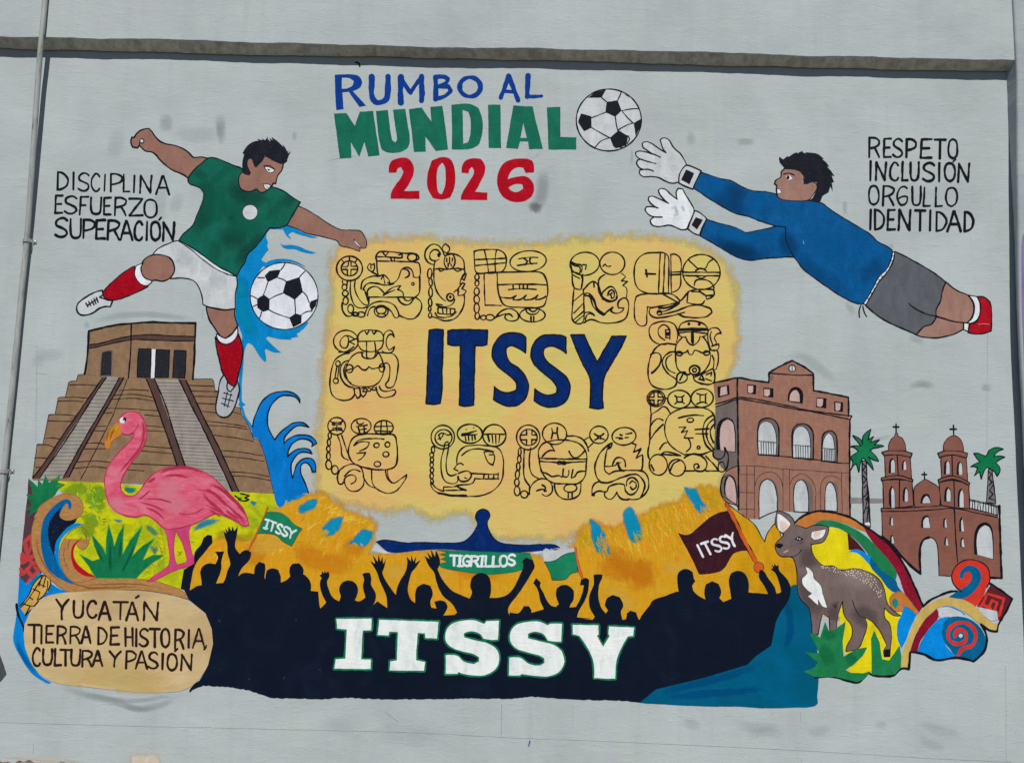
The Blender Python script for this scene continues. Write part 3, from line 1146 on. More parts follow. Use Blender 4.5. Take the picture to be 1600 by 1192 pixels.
# ---------------------------------------------------------------- blue swirl and wave
motif('blue_swirl', 'sky-blue swirl of paint trailing the kicked football')
sub('swirl_body')
T('KB')
fill('skyblue', '325,90 302,160 318,215 312,240 325,275 300,300 265,355 275,372 300,380 270,420 200,560 250,860 350,930 480,945 600,890 662,885 632,930 560,985 575,1008 510,1022 520,1035 430,1030 320,1008 300,1022 350,1075 432,1142 '
     '370,1142 300,1112 290,1125 305,1195 295,1225 250,1180 190,1085 150,1062 120,1090 105,1060 100,1000 70,920 45,850 45,760 52,650 50,560 60,500 95,420 130,370 145,320 235,215 285,150', sharp=45)
brushed('cyan', '130,420 90,600 100,800 180,950 280,1080|100,500 80,700', 30, .7)
fill('skyblue', '330,98 400,101 448,104 472,150 515,188 492,142 525,122 570,140 640,160 690,173 742,168 660,146 600,120 530,82 475,70 440,93 340,86')
fill('skyblue', '415,210 440,232 520,233 580,245 640,272 725,298 690,306 600,290 540,268 460,262')
fill('skyblue', '272,410 330,368 420,350 500,355 580,382 642,420 590,402 520,378 440,374 360,392 300,420')
brushed('smearlight', '270,365 320,335 370,320|300,372 350,340', 3, .8, 1.2)
T('N')
fill('skyblue', '379,520 386,534 382,548 380,575 378,600 377.5,625 374,628 373,600 375,575 377,550')
ink('376,600 376,628 379,640 384,655 390,662 395,673', 3.6, 'skyblue')
brushed('cyan', '380,525 378,560 376,600', 5, .6)
fill('skyblue', '372,632 376,625 381,630 384,633 376,636')
motif('painted_wave', 'curling blue wave with five crests')
sub('water')
T('WV')
crest = ('190,470 200,410 225,340 265,260 330,200 400,176 490,172 550,195 590,240 588,268 560,225 500,205 430,210 370,255 330,320 315,390 320,470 345,530 378,580 420,520 480,470 530,440 600,433 640,450 665,475 600,460 '
         '550,470 500,510 460,560 455,614 490,575 550,545 620,538 680,550 720,585 732,608 690,635 694,605 650,578 590,575 540,600 500,650 485,722 520,690 570,660 640,653 680,675 690,698 640,685 590,690 545,730 515,790 515,850 '
         '528,905 545,840 570,780 610,745 660,735 700,750 722,800 720,850 695,852 680,810 650,775 620,775 597,800 600,870 630,940 662,1030')
fill('wave', crest + ' 610,1035 560,1062 500,1085 468,1090 455,1130 420,1152 400,1140 375,1080 370,1030 335,870 300,740 270,650 245,580 195,560 180,500')
ink(crest, 1.9, 'navy', sharp=70)
bristles(['wave', 'skyblue'], '460,1080 560,1050 640,1030 620,1060 500,1100', 30, 7, 1.2, -.4, .3)

# ---------------------------------------------------------------- pyramid
motif('painted_pyramid', 'brown stepped Maya pyramid with a temple on top')
sub('terraces')
T('P1')
fill('stonewash', '205,1080 200,1065 216,965 222,940 232,862 238,855 268,856 285,775 303,680 310,671 345,670 355,600 362,570 370,563 410,562 428,475 438,464 478,460 488,425 496,421 535,420 800,440 1205,450 1325,450 1334,460 1345,520 1375,527 '
     '1440,620 1503,627 1515,680 1543,717 1584,821 1620,828 1661,946 1687,1050 1713,1166 1490,1150 900,1105 640,1095', straight=True)
ink('232,860 238,855 268,856|303,680 310,671 345,670|362,570 370,563 410,562|428,475 438,464 478,460|488,425 496,421 535,420|478,460 490,422|410,562 430,470|345,670 365,566|268,856 305,674|205,1070 218,960 232,860|1205,450 1325,450 1334,460 1345,520 1370,527'
    '|1440,622 1503,627 1515,680 1543,717 1584,821 1620,828 1661,946 1687,1050 1712,1164', 1.0, 'dark')
ink('435,487 520,485 605,490|410,565 480,563 555,572|362,588 440,586 520,590|305,672 400,670 482,680|300,708 380,712 455,712|280,820 330,818 375,824|230,860 280,858 335,872|216,940 260,940 305,946|225,1000 260,1000', 1.3, 'inkbrown')
ink('745,520 830,515 930,522|715,550 830,545 950,562|690,576 840,570 960,588|660,632 800,634 985,648|640,662 700,658|905,672 1000,682|600,745 665,742|915,740 1020,748|580,772 660,772|915,770 1045,778|540,850 600,848 655,856|890,866 1075,882|525,885 660,884'
    '|860,895 1085,915|470,968 600,960 700,972|790,975 1108,990|455,1008 600,996 690,1010|790,1015 900,1022', 1.25, 'inkbrown')
ink('795,450 770,520 750,560 720,640 700,690 640,810 560,970 505,1075', 1.25, 'inkbrown')
ink('1170,488 1340,494|1195,524 1370,528|1210,556 1360,560|1235,600 1355,606|1265,650 1352,660|1440,652 1510,668|1290,712 1420,725 1540,748|1310,738 1430,745 1552,765|1340,800 1480,818 1585,838|1375,895 1500,905 1642,928|1395,932 1500,940 1652,962|1432,1028 1560,1035 1682,1058|1445,1052 1560,1060 1690,1082', 1.25, 'inkbrown')
brushed('tandark', '700,260 705,330 700,420|745,250 750,400|590,300 585,400|500,690 430,700', 10, .35, 1.6)
sub('stairway')
fill('stair', '658,434 750,434 402,1072 243,1072', straight=True)
ink('|'.join('%.0f,%.0f %.0f,%.0f' % (658 - 415 * t + 4, 434 + 638 * t, 750 - 348 * t - 4, 436 + 636 * t) for t in [((i + 1) / 27) for i in range(26)]), .75, 'stairline')
fill('band', '640,440 664,438 245,1070 205,1072', straight=True)
fill('band', '745,440 775,440 430,1064 390,1072', straight=True)
ink('640,442 560,560 400,790 300,940 207,1066|664,440 590,550 420,820 247,1066|745,442 660,600 520,840 395,1066|774,442 690,590 540,850 432,1060', 1.8)
sub('stairway')
fill('stair', '968,450 1122,450 1300,820 1452,1150 1180,1085 1150,985 1060,720', straight=True)
ink('|'.join('%.0f,%.0f %.0f,%.0f' % (968 + 225 * t + 5, 450 + 640 * t, 1122 + 300 * t - 4, 452 + 650 * t) for t in [((i + 1) / 30) for i in range(29)]), .75, 'stairline')
fill('band', '914,445 966,449 1170,1010 1170,1080 1112,1010', straight=True)
fill('band', '1120,450 1166,455 1330,800 1495,1152 1448,1148 1300,820', straight=True)
ink('915,446 960,560 1030,760 1112,1000|965,449 1030,600 1090,790 1165,1010|1120,450 1180,580 1300,820 1452,1148|1162,456 1250,640 1380,900 1494,1152', 2.0)
sub('temple')
fill('stonewash', '556,150 820,102 1222,100 1205,452 805,442 530,418', straight=True)
fill('band', '555,236 600,230 700,205 820,178 940,172 1080,180 1215,184 1212,212 1080,210 900,205 820,204 700,226 552,258', sharp=70)
ink('530,418 545,320 556,150 690,118 820,102 950,94 1080,98 1222,100 1215,300 1205,452|556,150 640,130', 2.9)
ink('820,102 818,250 803,442', 2.0)
ink('552,236 620,228 700,206 820,180 940,172 1080,180 1214,184|552,258 620,246 700,227 820,204 900,204 1080,210 1212,212', 1.6)
sub('doorway')
fill('dark', '636,280 668,272 702,272 698,430 625,430', out='brickgrey', w=1.4, sharp=30)
sub('doorway')
fill('dark', '868,260 945,260 941,440 858,438 862,330', out='ink', w=1.4, sharp=30)
fill('dark', '978,265 1060,268 1054,440 965,440', out='ink', w=1.4, sharp=30)
fill('dark', '1090,270 1166,272 1156,444 1080,440', out='ink', w=1.4, sharp=30)
fill('white', '950,262 972,264 965,442 944,442', straight=True)

# ---------------------------------------------------------------- left-hand plants and scrolls
motif('carved_border', 'dark maroon strip with red step-fret pattern beside the scrolls')
sub('maroon_strip')
T('P2')
fill('maroon', '178,190 172,300 160,400 140,600 128,720 122,800 170,860 260,780 250,600 215,430 245,360', straight=True)
sub('step_fret')
ink('205,545 165,575 150,600|195,560 200,600 175,660 150,690|160,600 165,640|140,660 135,720 165,700 175,650|150,690 150,670|185,690 215,670 240,690|185,690 200,720 170,760 130,790|200,720 240,710|170,760 200,800 250,760|200,800 170,850|215,740 235,760|130,755 150,780', 5.0, 'key')
motif('blue_border', 'bright blue border curving round the beige medallion')
sub('blue_strip')
T('P2')
fill('brightblue', '122,800 165,850 245,775 300,830 380,880 470,905 400,915 300,925 250,930 170,1060 175,1130 165,1230 180,1300 215,1370 260,1425 320,1460 312,1469 285,1462 200,1406 130,1306 84,1200 98,1080 112,950')
brushed('scrollblue', '100,1170 140,1290 230,1410', 10, .5)
ink('105,975 115,1040 150,1120 152,1140', 3.2, 'navy')
brushed('spotteal', '190,860 240,790', 8, .7)
motif('painted_ladder', 'small ochre ladder with black outlines')
sub('rails')
fill('ladder', '265,792 300,805 318,830 305,890 285,905 240,960 215,985 190,1010 160,1045 125,990 150,970 180,920 210,850', straight=True)
ink('125,985 180,920 210,850 262,792 300,806 318,832 300,890|270,800 180,940 130,995|300,830 285,905 235,950|215,985 240,955|190,1010 160,1045|185,930 205,945|210,880 250,900 235,945|240,845 285,865|262,800 245,860|285,810 270,870|155,975 190,985 160,1040|190,985 215,985', 1.6)
motif('agave_plant', 'small green agave at the edge of the pyramid')
sub('leaves')
fill('grass', '178,188 235,240 238,195 265,225 285,166 308,215 378,165 362,215 412,228 360,262 345,290 300,330 250,372 225,400 212,402 175,432 195,388 160,384 200,355 165,290 205,292 200,252', straight=True)
brushed('grasslight', '330,215 365,180 385,200|340,240 400,230', 6, .6, 1.3)
motif('scroll_volute', 'large brown scroll volutes with blue, navy and red bands')
sub('brown_volute')
fill('wood', '245,370 300,325 370,292 430,286 490,308 520,360 512,410 470,445 420,455 385,540 370,620 385,720 440,790 480,832 560,822 600,815 800,815 900,820 980,832 1100,872 1160,910 1192,948 1100,922 980,897 850,885 700,887 480,912 380,872 300,805 240,740 208,650 196,560 205,480 222,430', out='tandark', w=.8)
brushed('tandark', '480,860 650,850 850,850 1050,880|400,820 560,870 700,862|230,520 240,640 300,760 400,850|480,880 700,870 900,862', 3.2, .55, 1.4)
sub('blue_band')
fill('scrollblue', '432,385 448,365 440,330 415,318 370,335 310,390 272,450 256,540 262,640 290,735 350,800 455,850 462,835 405,775 360,700 340,640 330,560 380,400 412,345 425,350')
fill('navy', '385,372 372,410 385,440 430,452 482,435 470,465 420,500 380,550 350,620 336,668 312,600 300,520 312,460 350,400')
fill('skyblue', '482,468 522,480 470,495 430,520 385,570 368,650 380,740 400,785 365,735 345,655 350,590 390,530 430,490')
sub('brown_volute')
fill('wood', '515,492 552,530 556,590 530,630 495,622 478,595 500,568 512,560 470,600 450,650 465,700 520,770 600,812 520,835 450,830 400,775 374,690 385,600 430,530 470,500', out='tandark', w=.8)
fill('scrollred', '514,560 480,590 460,650 480,715 540,768 606,806 520,792 465,745 446,680 450,620 480,578')
brushed('tandark', '410,600 400,680 440,780|440,560 420,640|530,520 545,580', 2.6, .5, 1.4)
motif('agave_plant', 'spiky green agave below the flamingo')
sub('leaves')
fill('grass', '600,812 560,742 498,662 580,705 625,690 590,610 572,535 645,622 662,662 664,560 680,476 706,560 714,612 740,540 777,478 770,580 768,662 810,580 892,482 862,570 828,672 890,610 968,562 930,620 893,698 960,665 1028,668 960,712 900,762 850,815', straight=True, out='grasslight', w=.8)
brushed('grassdark', '690,560 690,700 690,790|760,560 745,700|860,580 800,700 760,790|600,620 650,720', 6, .5, 1.5)

motif('beige_medallion', 'beige medallion lettered with the Yucatan slogan')
sub('medallion_ground')
T('P3')
fill('medallion', '152,420 155,330 180,270 210,225 290,150 380,130 480,122 700,110 850,115 1000,130 1180,182 1290,270 1338,370 1340,420 1330,490 1290,600 1240,670 1190,712 1130,740 1050,748 900,750 800,742 550,715 340,685 230,612 170,505')
shape = last[0]
brushed('ochre', '330,640 600,690 900,705 1150,680', 100, .35, 1.0, clip=shape)
brushed('tan', '420,180 700,150 1000,170|1150,260 1290,400 1270,560', 90, .12, 1.0, clip=shape)
# ---------------------------------------------------------------- flamingo
motif('painted_flamingo', 'pink flamingo standing in front of the pyramid')
sub('legs')
T('P1')
fill('pinkleg', '1025,1370 1110,1385 1195,1355 1182,1400 1185,1450 1200,1530 1222,1590 1216,1618 1160,1622 1080,1650 980,1700 950,1712 918,1712 960,1680 1010,1645 1052,1615 1060,1560 1050,1470 1042,1420', holes='1100,1400 1088,1470 1092,1560 1106,1608 1165,1592 1168,1570 1150,1500 1130,1450', out='pinkdark', w=.8)
sub('body')
fill('flesh_pink', '745,705 770,670 820,652 870,665 905,720 915,790 900,860 870,910 830,960 790,1020 760,1080 755,1130 775,1165 800,1180 840,1175 870,1150 905,1100 950,1050 1010,1015 1090,998 1170,995 1240,1015 1320,1055 1400,1130 1470,1200 1520,1260 1558,1360 '
     '1525,1365 1480,1340 1420,1310 1350,1290 1290,1315 1230,1345 1190,1360 1110,1380 1045,1385 1010,1370 980,1340 920,1300 850,1310 780,1300 720,1270 680,1220 660,1150 655,1080 670,1010 700,960 750,900 800,850 832,810 835,785 800,797 760,785 750,750', out='pinkdark', w=1.6)
brushed('pinklight', '960,1130 1050,1120 1150,1100|940,1180 1050,1170 1160,1150|1000,1230 1100,1240 1200,1200|700,1160 730,1230 800,1270|730,1000 700,1080', 34, .5, 1.3)
brushed('pinkdark', '900,700 905,780 880,870 820,950 760,1020 720,1080|880,690 900,760 880,830', 5, .7, 1.3)
brushed('pinkdark', '960,1060 1060,1012 1180,1005 1290,1050|1010,1060 1100,1050 1200,1070|920,1100 980,1060', 6, .75, 1.4)
brushed('pinkdark', '850,1205 900,1180 950,1130|860,1215 960,1240 1040,1280|880,1200 1000,1200 1100,1230|900,1250 980,1280 1040,1340', 4, .7, 1.4)
ink('1120,1285 1160,1292 1200,1290 1240,1275 1270,1250', 1.4, 'pinkdark')
brushed('pinkdark', '1250,1150 1320,1150 1420,1240 1550,1350|1290,1090 1400,1150 1500,1250|1260,1165 1330,1230 1420,1300|1380,1130 1480,1220 1540,1310|1400,1260 1500,1330', 7, .85, 1.5)
ink('1235,1140 1300,1152 1370,1200|1270,1160 1340,1240 1420,1308|1400,1230 1480,1300 1530,1352', 1.0, 'pinkdark')
brushed('pinklight', '1330,1120 1420,1190 1500,1290|1400,1230 1470,1300', 5, .7)
brushed('pinkdark', '1260,1230 1340,1260 1440,1310 1520,1350|1290,1250 1400,1320', 4, .8, 1.3)
ink('760,785 800,795 840,775 865,735', 1.3, 'pinkdark')
sub('beak')
fill('beak', '752,725 728,722 692,758 668,795 655,850 664,880 680,888 690,872 692,848 720,822 762,795 756,752')
brushed('beakdark', '735,745 700,790 690,840|680,770 665,840', 4, .7, 1.3)
brushed('yellow', '740,740 715,775', 5, .5)
sub('eye')
disc('white', 768, 706, 20, 19)
disc('ink', 780, 702, 11, 14)
disc('white', 776, 709, 4, 5)
T('P2')
sub('tail_tip')
ink('1470,295 1490,310 1510,315|1505,283 1560,295 1530,310 1555,320 1525,330 1490,320', 1.7)

# ---------------------------------------------------------------- footballer kicking
motif('painted_footballer', 'footballer in green shirt, white shorts and red socks kicking the ball')
sub('arm')
T('K1')
fill('skin', '425,140 440,140 460,110 490,92 530,85 550,105 575,140 600,165 640,182 700,192 750,215 790,245 810,265 850,262 915,272 880,320 800,415 740,370 690,350 650,325 600,280 570,245 545,230 510,225 485,205 470,190 460,205 430,200 418,170', out='ink', w=2.0)
disc('chalk', 487, 163, 13, 14, 'ink', 1.8)
ink('475,172 470,190', 1.8)
sub('arm')
T('N')
fill('skin', '462,320 477,327 490,334 502,342 515,351 533,359 550,360 563,361 570,370 573,380 572,388 565,388 558,380 553,375 558,382 563,389 562,393 554,390 545,387 532,384 527,377 515,373 500,369 480,365 465,358 446,352', out='ink', w=1.3)
fill('chalk', '552,375 557,378 562,384 565,388 560,385 555,380', out='ink', w=.6)
sub('shorts')
T('K1')
fill('chalk', '718,788 800,828 880,890 940,940 1000,975 1080,1008 1082,1060 1072,1120 1070,1212 1010,1215 940,1205 895,1195 868,1182 860,1120 840,1070 810,1035 770,1022 720,1018 665,1022 690,980 690,940 665,895 620,878 553,875 590,835 650,805', out='ink', w=1.6)
brushed('smear', '900,1000 960,1040 1000,1100|700,840 760,900 720,980', 36, .16)
fill('white', '720,788 800,835 880,900 950,955 1010,985 1075,1003 1078,990 1040,980 980,950 920,912 860,868 800,828')
ink('718,790 790,838 870,905 940,955 1010,990 1078,1008|1022,990 1024,1002', 1.3)
sub('shirt')
fill('shirt', '905,268 940,268 1000,290 1060,315 1110,335 1120,360 1100,378 1090,420 1100,450 1130,466 1180,470 1235,455 1262,462 1290,450 1320,455 1380,480 1420,510 1478,545 1450,590 1415,650 1390,688 1345,706 1285,705 1255,745 1230,785 1190,830 1145,875 1130,925 1105,955 1082,1005 1040,985 980,955 '
     '920,915 860,870 800,830 718,785 745,745 805,690 830,630 860,560 875,490 855,460 820,442 785,430 775,405 800,360 850,310', out='ink', w=1.8)
shape = last[0]
brushed('shirtdark', '800,430 870,455 895,520 880,600 850,680 790,750|1085,370 1070,430 1100,490 1180,520 1290,490|1280,720 1200,830 1140,880 1100,970', 40, .45, .9, clip=shape)
brushed('shirtdark', '950,740 1050,750 1180,720|960,790 1060,800 1150,780|1370,490 1450,560|860,330 820,400|1000,850 900,850', 40, .24, .9, clip=shape)
brushed('titlegreen', '940,400 920,560 960,700|1000,640 1060,600 1080,640|1300,560 1350,600|960,350 1000,400|1000,700 1100,680 1240,640', 60, .45, 1.1, clip=shape)
sub('badge')
disc('chalk', 1163, 608, 48, 48, 'ink', 1.2)
sub('head')
T('H1')
fill('skin', '195,775 210,800 290,830 310,800 280,740 255,660 270,590 300,570 335,580 360,640 390,705 430,670 480,620 520,560 545,540 620,575 700,620 760,645 820,655 818,700 790,770 740,830 720,890 700,965 664,962 640,1005 590,1050 545,1090 500,1105 450,1090 418,1052 390,1055 340,1080 260,1092 180,1060 140,1000 124,900 150,830', out='ink', w=1.7)
ink('380,1036 420,1036', .8)
sub('eye')
fill('white', '526,706 580,705 640,730 690,757 660,785 625,796 580,785 550,750', out='ink', w=.8)
fill('ink', '565,738 600,742 625,765 590,768')
ink('522,696 590,690 640,708 692,752', 1.8, 'hair')
sub('mouth')
fill('white', '512,972 560,970 600,982 628,1006 575,1062 545,1050', out='ink', w=1.0)
ink('535,985 600,1035|560,1040 580,1020', .6)
sub('hair')
fill('hair', '188,495 220,440 260,385 300,348 350,320 410,303 445,296 412,270 465,286 508,290 487,260 535,290 560,270 573,233 585,280 628,318 603,253 658,300 638,243 700,285 760,330 832,405 808,348 850,400 887,475 906,438 890,502 942,462 905,530 885,585 882,620 822,662 808,634 760,640 690,612 620,572 530,528 515,592 450,632 410,712 375,700 350,640 330,577 270,577 '
     '252,640 262,700 292,770 307,832 260,815 200,800 183,745 188,620 212,508', straight=True)
brushed('gunmetal', '480,380 600,340 720,400|560,410 660,390', 1.6, .35)
sub('knee')
T('K1')
fill('skin', '553,875 620,875 660,895 685,930 690,975 670,1010 640,1032 605,1038 575,1030 545,1035 505,1015 485,985 482,950 500,905', out='ink', w=1.8)
sub('sock')
fill('red', '442,945 400,965 340,1010 290,1055 240,1110 260,1145 320,1155 400,1130 470,1100 525,1070 480,1055 455,1020 442,980', out='ink', w=1.6)
fill('white', '497,925 455,940 442,980 450,1020 480,1055 520,1067 550,1045 545,1035 505,1018 483,980 482,950', out='ink', w=1.3)
sub('boot')
T('K2')
fill('chalk', '240,215 200,225 150,250 105,280 82,315 85,350 110,370 150,368 185,355 225,325 265,315 290,318 305,280 275,275 255,268 235,262 222,258 245,240', out='ink', w=2.2)
ink('137,295 150,318|155,285 168,312|172,278 188,305|188,268 200,298|202,260 214,290|150,308 210,268', 1.9)
sub('leg')
fill('skin', '890,318 930,328 1000,337 1068,330 1068,380 1087,432 1060,475 1010,515 975,495 945,455 910,400 893,350', out='ink', w=2.0)
sub('sock')
fill('red', '946,505 975,540 1020,552 1065,525 1088,485 1110,540 1118,600 1110,660 1090,740 1075,802 1060,812 1035,795 1010,760 985,710 970,640 955,580', out='ink', w=2.2)
fill('white', '952,485 985,505 1010,517 1040,500 1070,465 1085,446 1086,490 1060,530 1020,550 985,545 962,520', out='ink', w=1.4)
sub('boot')
fill('shoe', '1000,740 975,785 968,840 955,900 950,960 965,995 1000,1008 1035,995 1065,945 1090,870 1098,830 1086,785 1060,812 1030,792 1015,765', out='ink', w=2.0)
ink('1022,790 1022,832 1042,848 1080,800|1000,855 1052,872|990,888 1058,906|985,920 1036,942|1022,850 1003,938|1046,860 1022,945', 1.7)

motif('painted_football', 'black and white football inside the blue swirl')
sub('ball')
T('KB')
disc('ballwhite', 455, 665, 287, 283)
for pg in ('290,495 330,452 430,440 400,510 318,548', '470,540 588,505 615,632 545,697 445,640', '225,690 282,652 333,690 330,785 275,800 230,765', '668,745 680,710 738,688 722,750 690,798', '497,850 550,812 605,825 602,895 532,930'):
    fill('ballblack', pg, straight=True)
ink('430,440 452,410 465,383|232,510 290,510|318,548 300,600 280,652|405,512 440,522 470,540|588,505 608,478 632,455|615,632 645,665 668,725|545,697 550,760 550,812|605,822 640,800 690,792|333,690 390,660 445,642|330,785 400,818 497,850|263,798 258,822 248,850|172,665 200,672 225,688|190,757 210,745 228,740', 1.5)
put(ribbon(ellipse(455, 665, 287, 283), 1.7, True), 'ink')
motif('painted_football', 'black and white football beside the title, in front of the goalkeeper')
sub('ball')
T('TB')
disc('chalk', 605, 752, 203, 193)
for pg in ('472,614 520,580 588,562 560,612', '592,640 660,628 685,695 645,732 582,705', '412,765 430,712 495,728 497,800 450,822', '612,862 668,815 725,850 715,912 650,930 632,915', '760,770 805,745 800,800 772,852', '700,590 738,602 730,610'):
    fill('ballblack', pg, straight=True)
ink('560,612 575,625 592,640|660,628 672,605 682,578|685,695 735,685 795,682|495,738 540,722 582,705|645,732 652,780 662,815|497,800 550,830 612,862|690,700 720,735 757,772|662,815 705,790 757,770|612,862 560,882 515,928|725,850 735,870 720,900|660,920 690,925', 1.6)
put(ribbon(ellipse(605, 752, 203, 193), 2.2, True), 'ink')

# ---------------------------------------------------------------- goalkeeper diving
motif('painted_goalkeeper', 'goalkeeper in blue shirt and grey shorts diving with both gloves out')
sub('glove', 'pale glove of the upper hand')
T('G1')
fill('chalk', '490,310 470,260 440,215 400,180 375,150 355,110 330,90 295,85 275,100 285,140 300,180 322,207 280,185 230,150 190,125 150,117 125,130 130,160 170,190 205,215 150,200 100,195 70,205 75,235 112,262 85,270 78,295 100,330 135,347 105,350 100,375 130,405 200,405 260,412 310,440 370,460 425,450 450,400', out='ink', w=1.8)
ink('205,215 240,228 275,245|112,262 170,280 240,298|135,347 180,348 218,362', 1.8)
fill('chalk', '492,310 530,320 615,358 575,440 545,510 490,490 430,460 430,410 452,350', out='ink', w=2.0)
fill('ballblack', '490,346 556,378 516,472 447,432', straight=True)
sub('shirt')
fill('keeper', '615,370 700,400 780,425 870,440 950,490 1050,525 1160,535 1240,555 1290,598 1400,600 1500,605 @G2 65,515 150,575 200,610 300,670 400,730 480,780 540,840 600,870 655,905 @G3 838,228 825,300 800,350 750,400 710,470 680,530 645,582 600,580 500,535 380,455 240,350 190,285 175,268 100,268 '
     '@G1 1280,1078 1150,1085 1020,1100 920,1075 800,1010 700,950 605,900 630,830 660,760 750,790 850,815 930,845 985,870 1060,860 1150,840 1240,818 1150,790 1080,765 1010,735 900,710 800,660 700,600 620,545 550,500 575,440', out='ink', w=1.6)
T('G1')
shape = last[0]
brushed('keeperdark', '780,480 850,520 930,560 1010,610|680,560 800,650 920,700 1040,740|640,880 780,980 920,1050 1080,1080 1250,1060|1330,840 1325,920 1350,1000 1400,1080|760,950 900,1010 1100,1030', 40, .38, .7, clip=shape)
brushed('keeperlight', '640,420 760,470 860,500|1050,560 1150,570|720,800 850,850 980,900 1140,890|1000,620 1180,640|690,450 760,480', 40, .5, .8, clip=shape)
ink('1240,818 1320,825 1315,900 1330,960 1360,1030 1400,1090', 1.5, 'navy')
T('G3')
brushed('keeperdark', '150,180 200,280 320,380 480,490 600,560|640,360 720,340 800,330|600,390 700,380', 40, .2, .8, clip=shape)
brushed('keeperlight', '330,150 420,200 500,260|560,180 660,210', 60, .35, .8, clip=shape)
brushed('chalk', '238,150 240,170 248,185', 1.6, .7)
sub('glove', 'white glove of the lower hand')
T('G1')
fill('white', '555,692 530,630 495,570 460,508 425,503 408,530 415,595 370,560 320,515 280,503 258,520 270,555 300,590 343,628 260,590 215,570 180,575 175,600 210,640 258,668 200,655 160,658 147,680 170,715 220,740 292,742 220,745 190,770 205,805 250,820 310,815 350,808 400,825 450,845 495,842 520,780', out='ink', w=1.8)
brushed('smear', '340,680 400,660 420,720 370,740|450,640 480,700', 7, .4)
fill('chalk', '560,690 600,705 660,755 625,830 600,895 550,875 503,838 520,790 545,730', out='ink', w=1.9)
fill('ballblack', '570,743 628,766 580,847 533,808', straight=True)
sub('head')
fill('skin2', '1305,340 1280,370 1275,410 1230,440 1225,465 1245,480 1240,510 1245,560 1270,590 1310,602 1500,602 1540,560 1575,500 1570,465 1540,446 1490,467 1465,440 1470,400 1430,360 1380,345', out='ink', w=1.2)
ink('1307,340 1280,370 1275,410 1230,440 1225,465 1245,480 1240,510 1245,560', 2.0)
sub('eye')
fill('white', '1318,402 1350,395 1375,422 1340,436')
disc('ink', 1337, 414, 12, 17)
ink('1300,387 1340,377 1385,393', 2.0, 'hair')
sub('mouth')
fill('white', '1245,508 1268,510 1286,542 1246,545', out='ink', w=.7)
sub('hair')
fill('hair', '1264,240 1295,262 1330,238 1345,240 1378,215 1410,203 1415,212 1456,193 1462,206 1492,216 1480,205 1560,210 @G2 45,112 92,150 75,152 112,182 138,217 117,212 152,252 180,295 155,290 174,347 157,347 165,423 146,382 130,430 80,460 58,518 -40,502 @G2 -5,480 20,430 38,380 30,345 0,340 @G1 1490,467 1465,470 1470,410 1430,360 1370,343 1310,338 1285,308 1267,290 1260,262', straight=True)
sub('waistband')
T('G3')
fill('white', '840,228 856,240 845,290 810,360 745,440 700,520 660,588 642,580 680,528 710,470 750,400 800,350 825,300', out='ink', w=1.3)
ink('838,258 852,262|832,292 846,298|815,330 830,338|792,362 808,372|765,395 782,408|745,418 760,430|728,448 744,456|712,478 728,488|695,510 710,518|672,545 688,552', 1.2)
ink('628,590 614,630 618,672|640,598 650,640 667,668', 1.7)
sub('leg')
fill('skin2', '1200,435 1270,490 1345,525 1380,570 1390,620 1370,680 1340,712 1250,702 1140,670 1120,560 1165,500', out='ink', w=1.9)
sub('leg')
fill('skin2', '1130,672 1250,702 1320,710 1320,752 1240,792 1130,812 1040,805 998,790 1040,720', out='ink', w=1.9)
sub('shorts')
fill('grey', '855,230 930,265 1030,320 1120,375 1200,435 1175,500 1165,560 1135,620 1130,680 1100,722 1055,735 1000,790 900,745 800,700 700,632 658,590 700,520 745,440 810,360 845,290', out='ink', w=1.9)
ink('950,580 985,610 1030,635 1080,655 1140,668 1250,702', 1.9)
sub('sock')
fill('white', '1350,525 1410,535 1432,590 1425,670 1390,707 1340,714 1380,670 1394,610 1382,565', out='ink', w=1.8)
fill('white', '1322,710 1358,715 1352,768 1320,757', out='ink', w=1.6)
sub('boot')
fill('shoered', '1410,535 1460,540 1500,580 1508,680 1505,765 1430,785 1350,775 1360,716 1400,710 1425,670 1432,590', out='ink', w=1.9)
ink('1420,722 1455,718 1495,722', .5, 'smear')
# ---------------------------------------------------------------- arcade building
motif('painted_arcade', 'brown two-storey arcade building with a pediment and tall arches')
sub('side_wall')
T('B1')
fill('brickwash', '62,248 222,215 225,350 78,395', straight=True)
fill('brickgrey', '75,402 222,352 228,815 140,835 110,800 60,730 72,600', straight=True)
fill('brickwash', '230,800 170,822 130,860 112,910 112,985 150,1040 216,1062 235,1092', out='ink', w=1.3)
sub('front_wall')
fill('brickwash', '222,215 432,246 432,182 470,152 585,100 680,150 727,185 728,300 850,322 960,345 964,470 968,800 974,1140 720,1115 700,1105 600,1105 575,1102 498,1095 365,1152 285,1150 232,1092 225,700', straight=True)
ink('62,248 140,232 222,215 330,232 432,246 432,182 500,140 585,100 660,140 727,185 728,300 850,322 960,345 964,470|970,490 968,700 972,1140|222,215 222,350 226,600 230,1090', 2.6)
brushed('brickgrey', '450,190 445,240|610,500 640,560', 7, .4)
sub('cornice')
ink('76,390 150,368 220,345 330,355 450,378 590,408 700,432 880,456 985,468 970,490|82,404 150,382 222,356 330,370 450,392 590,420 700,436 850,466 962,490', 1.9)
ink('360,722 500,735 700,752 890,780 960,782', 1.6)
ink('230,800 335,800 525,820 700,830 850,842 962,845|285,800 284,1148|335,800 336,1150|232,855 335,858|232,975 335,978|234,1085 335,1088|525,820 525,1098|568,820 570,1102|915,845 914,880 920,1112|740,1000 742,1100', .8, 'dark')
ink('340,930 352,885 395,848 440,840 480,852 512,895 525,955|575,920 590,885 625,858 660,852 705,880 735,930 745,1000|776,1090 774,950 782,905 815,872 850,866 890,880 915,900', .8, 'dark')
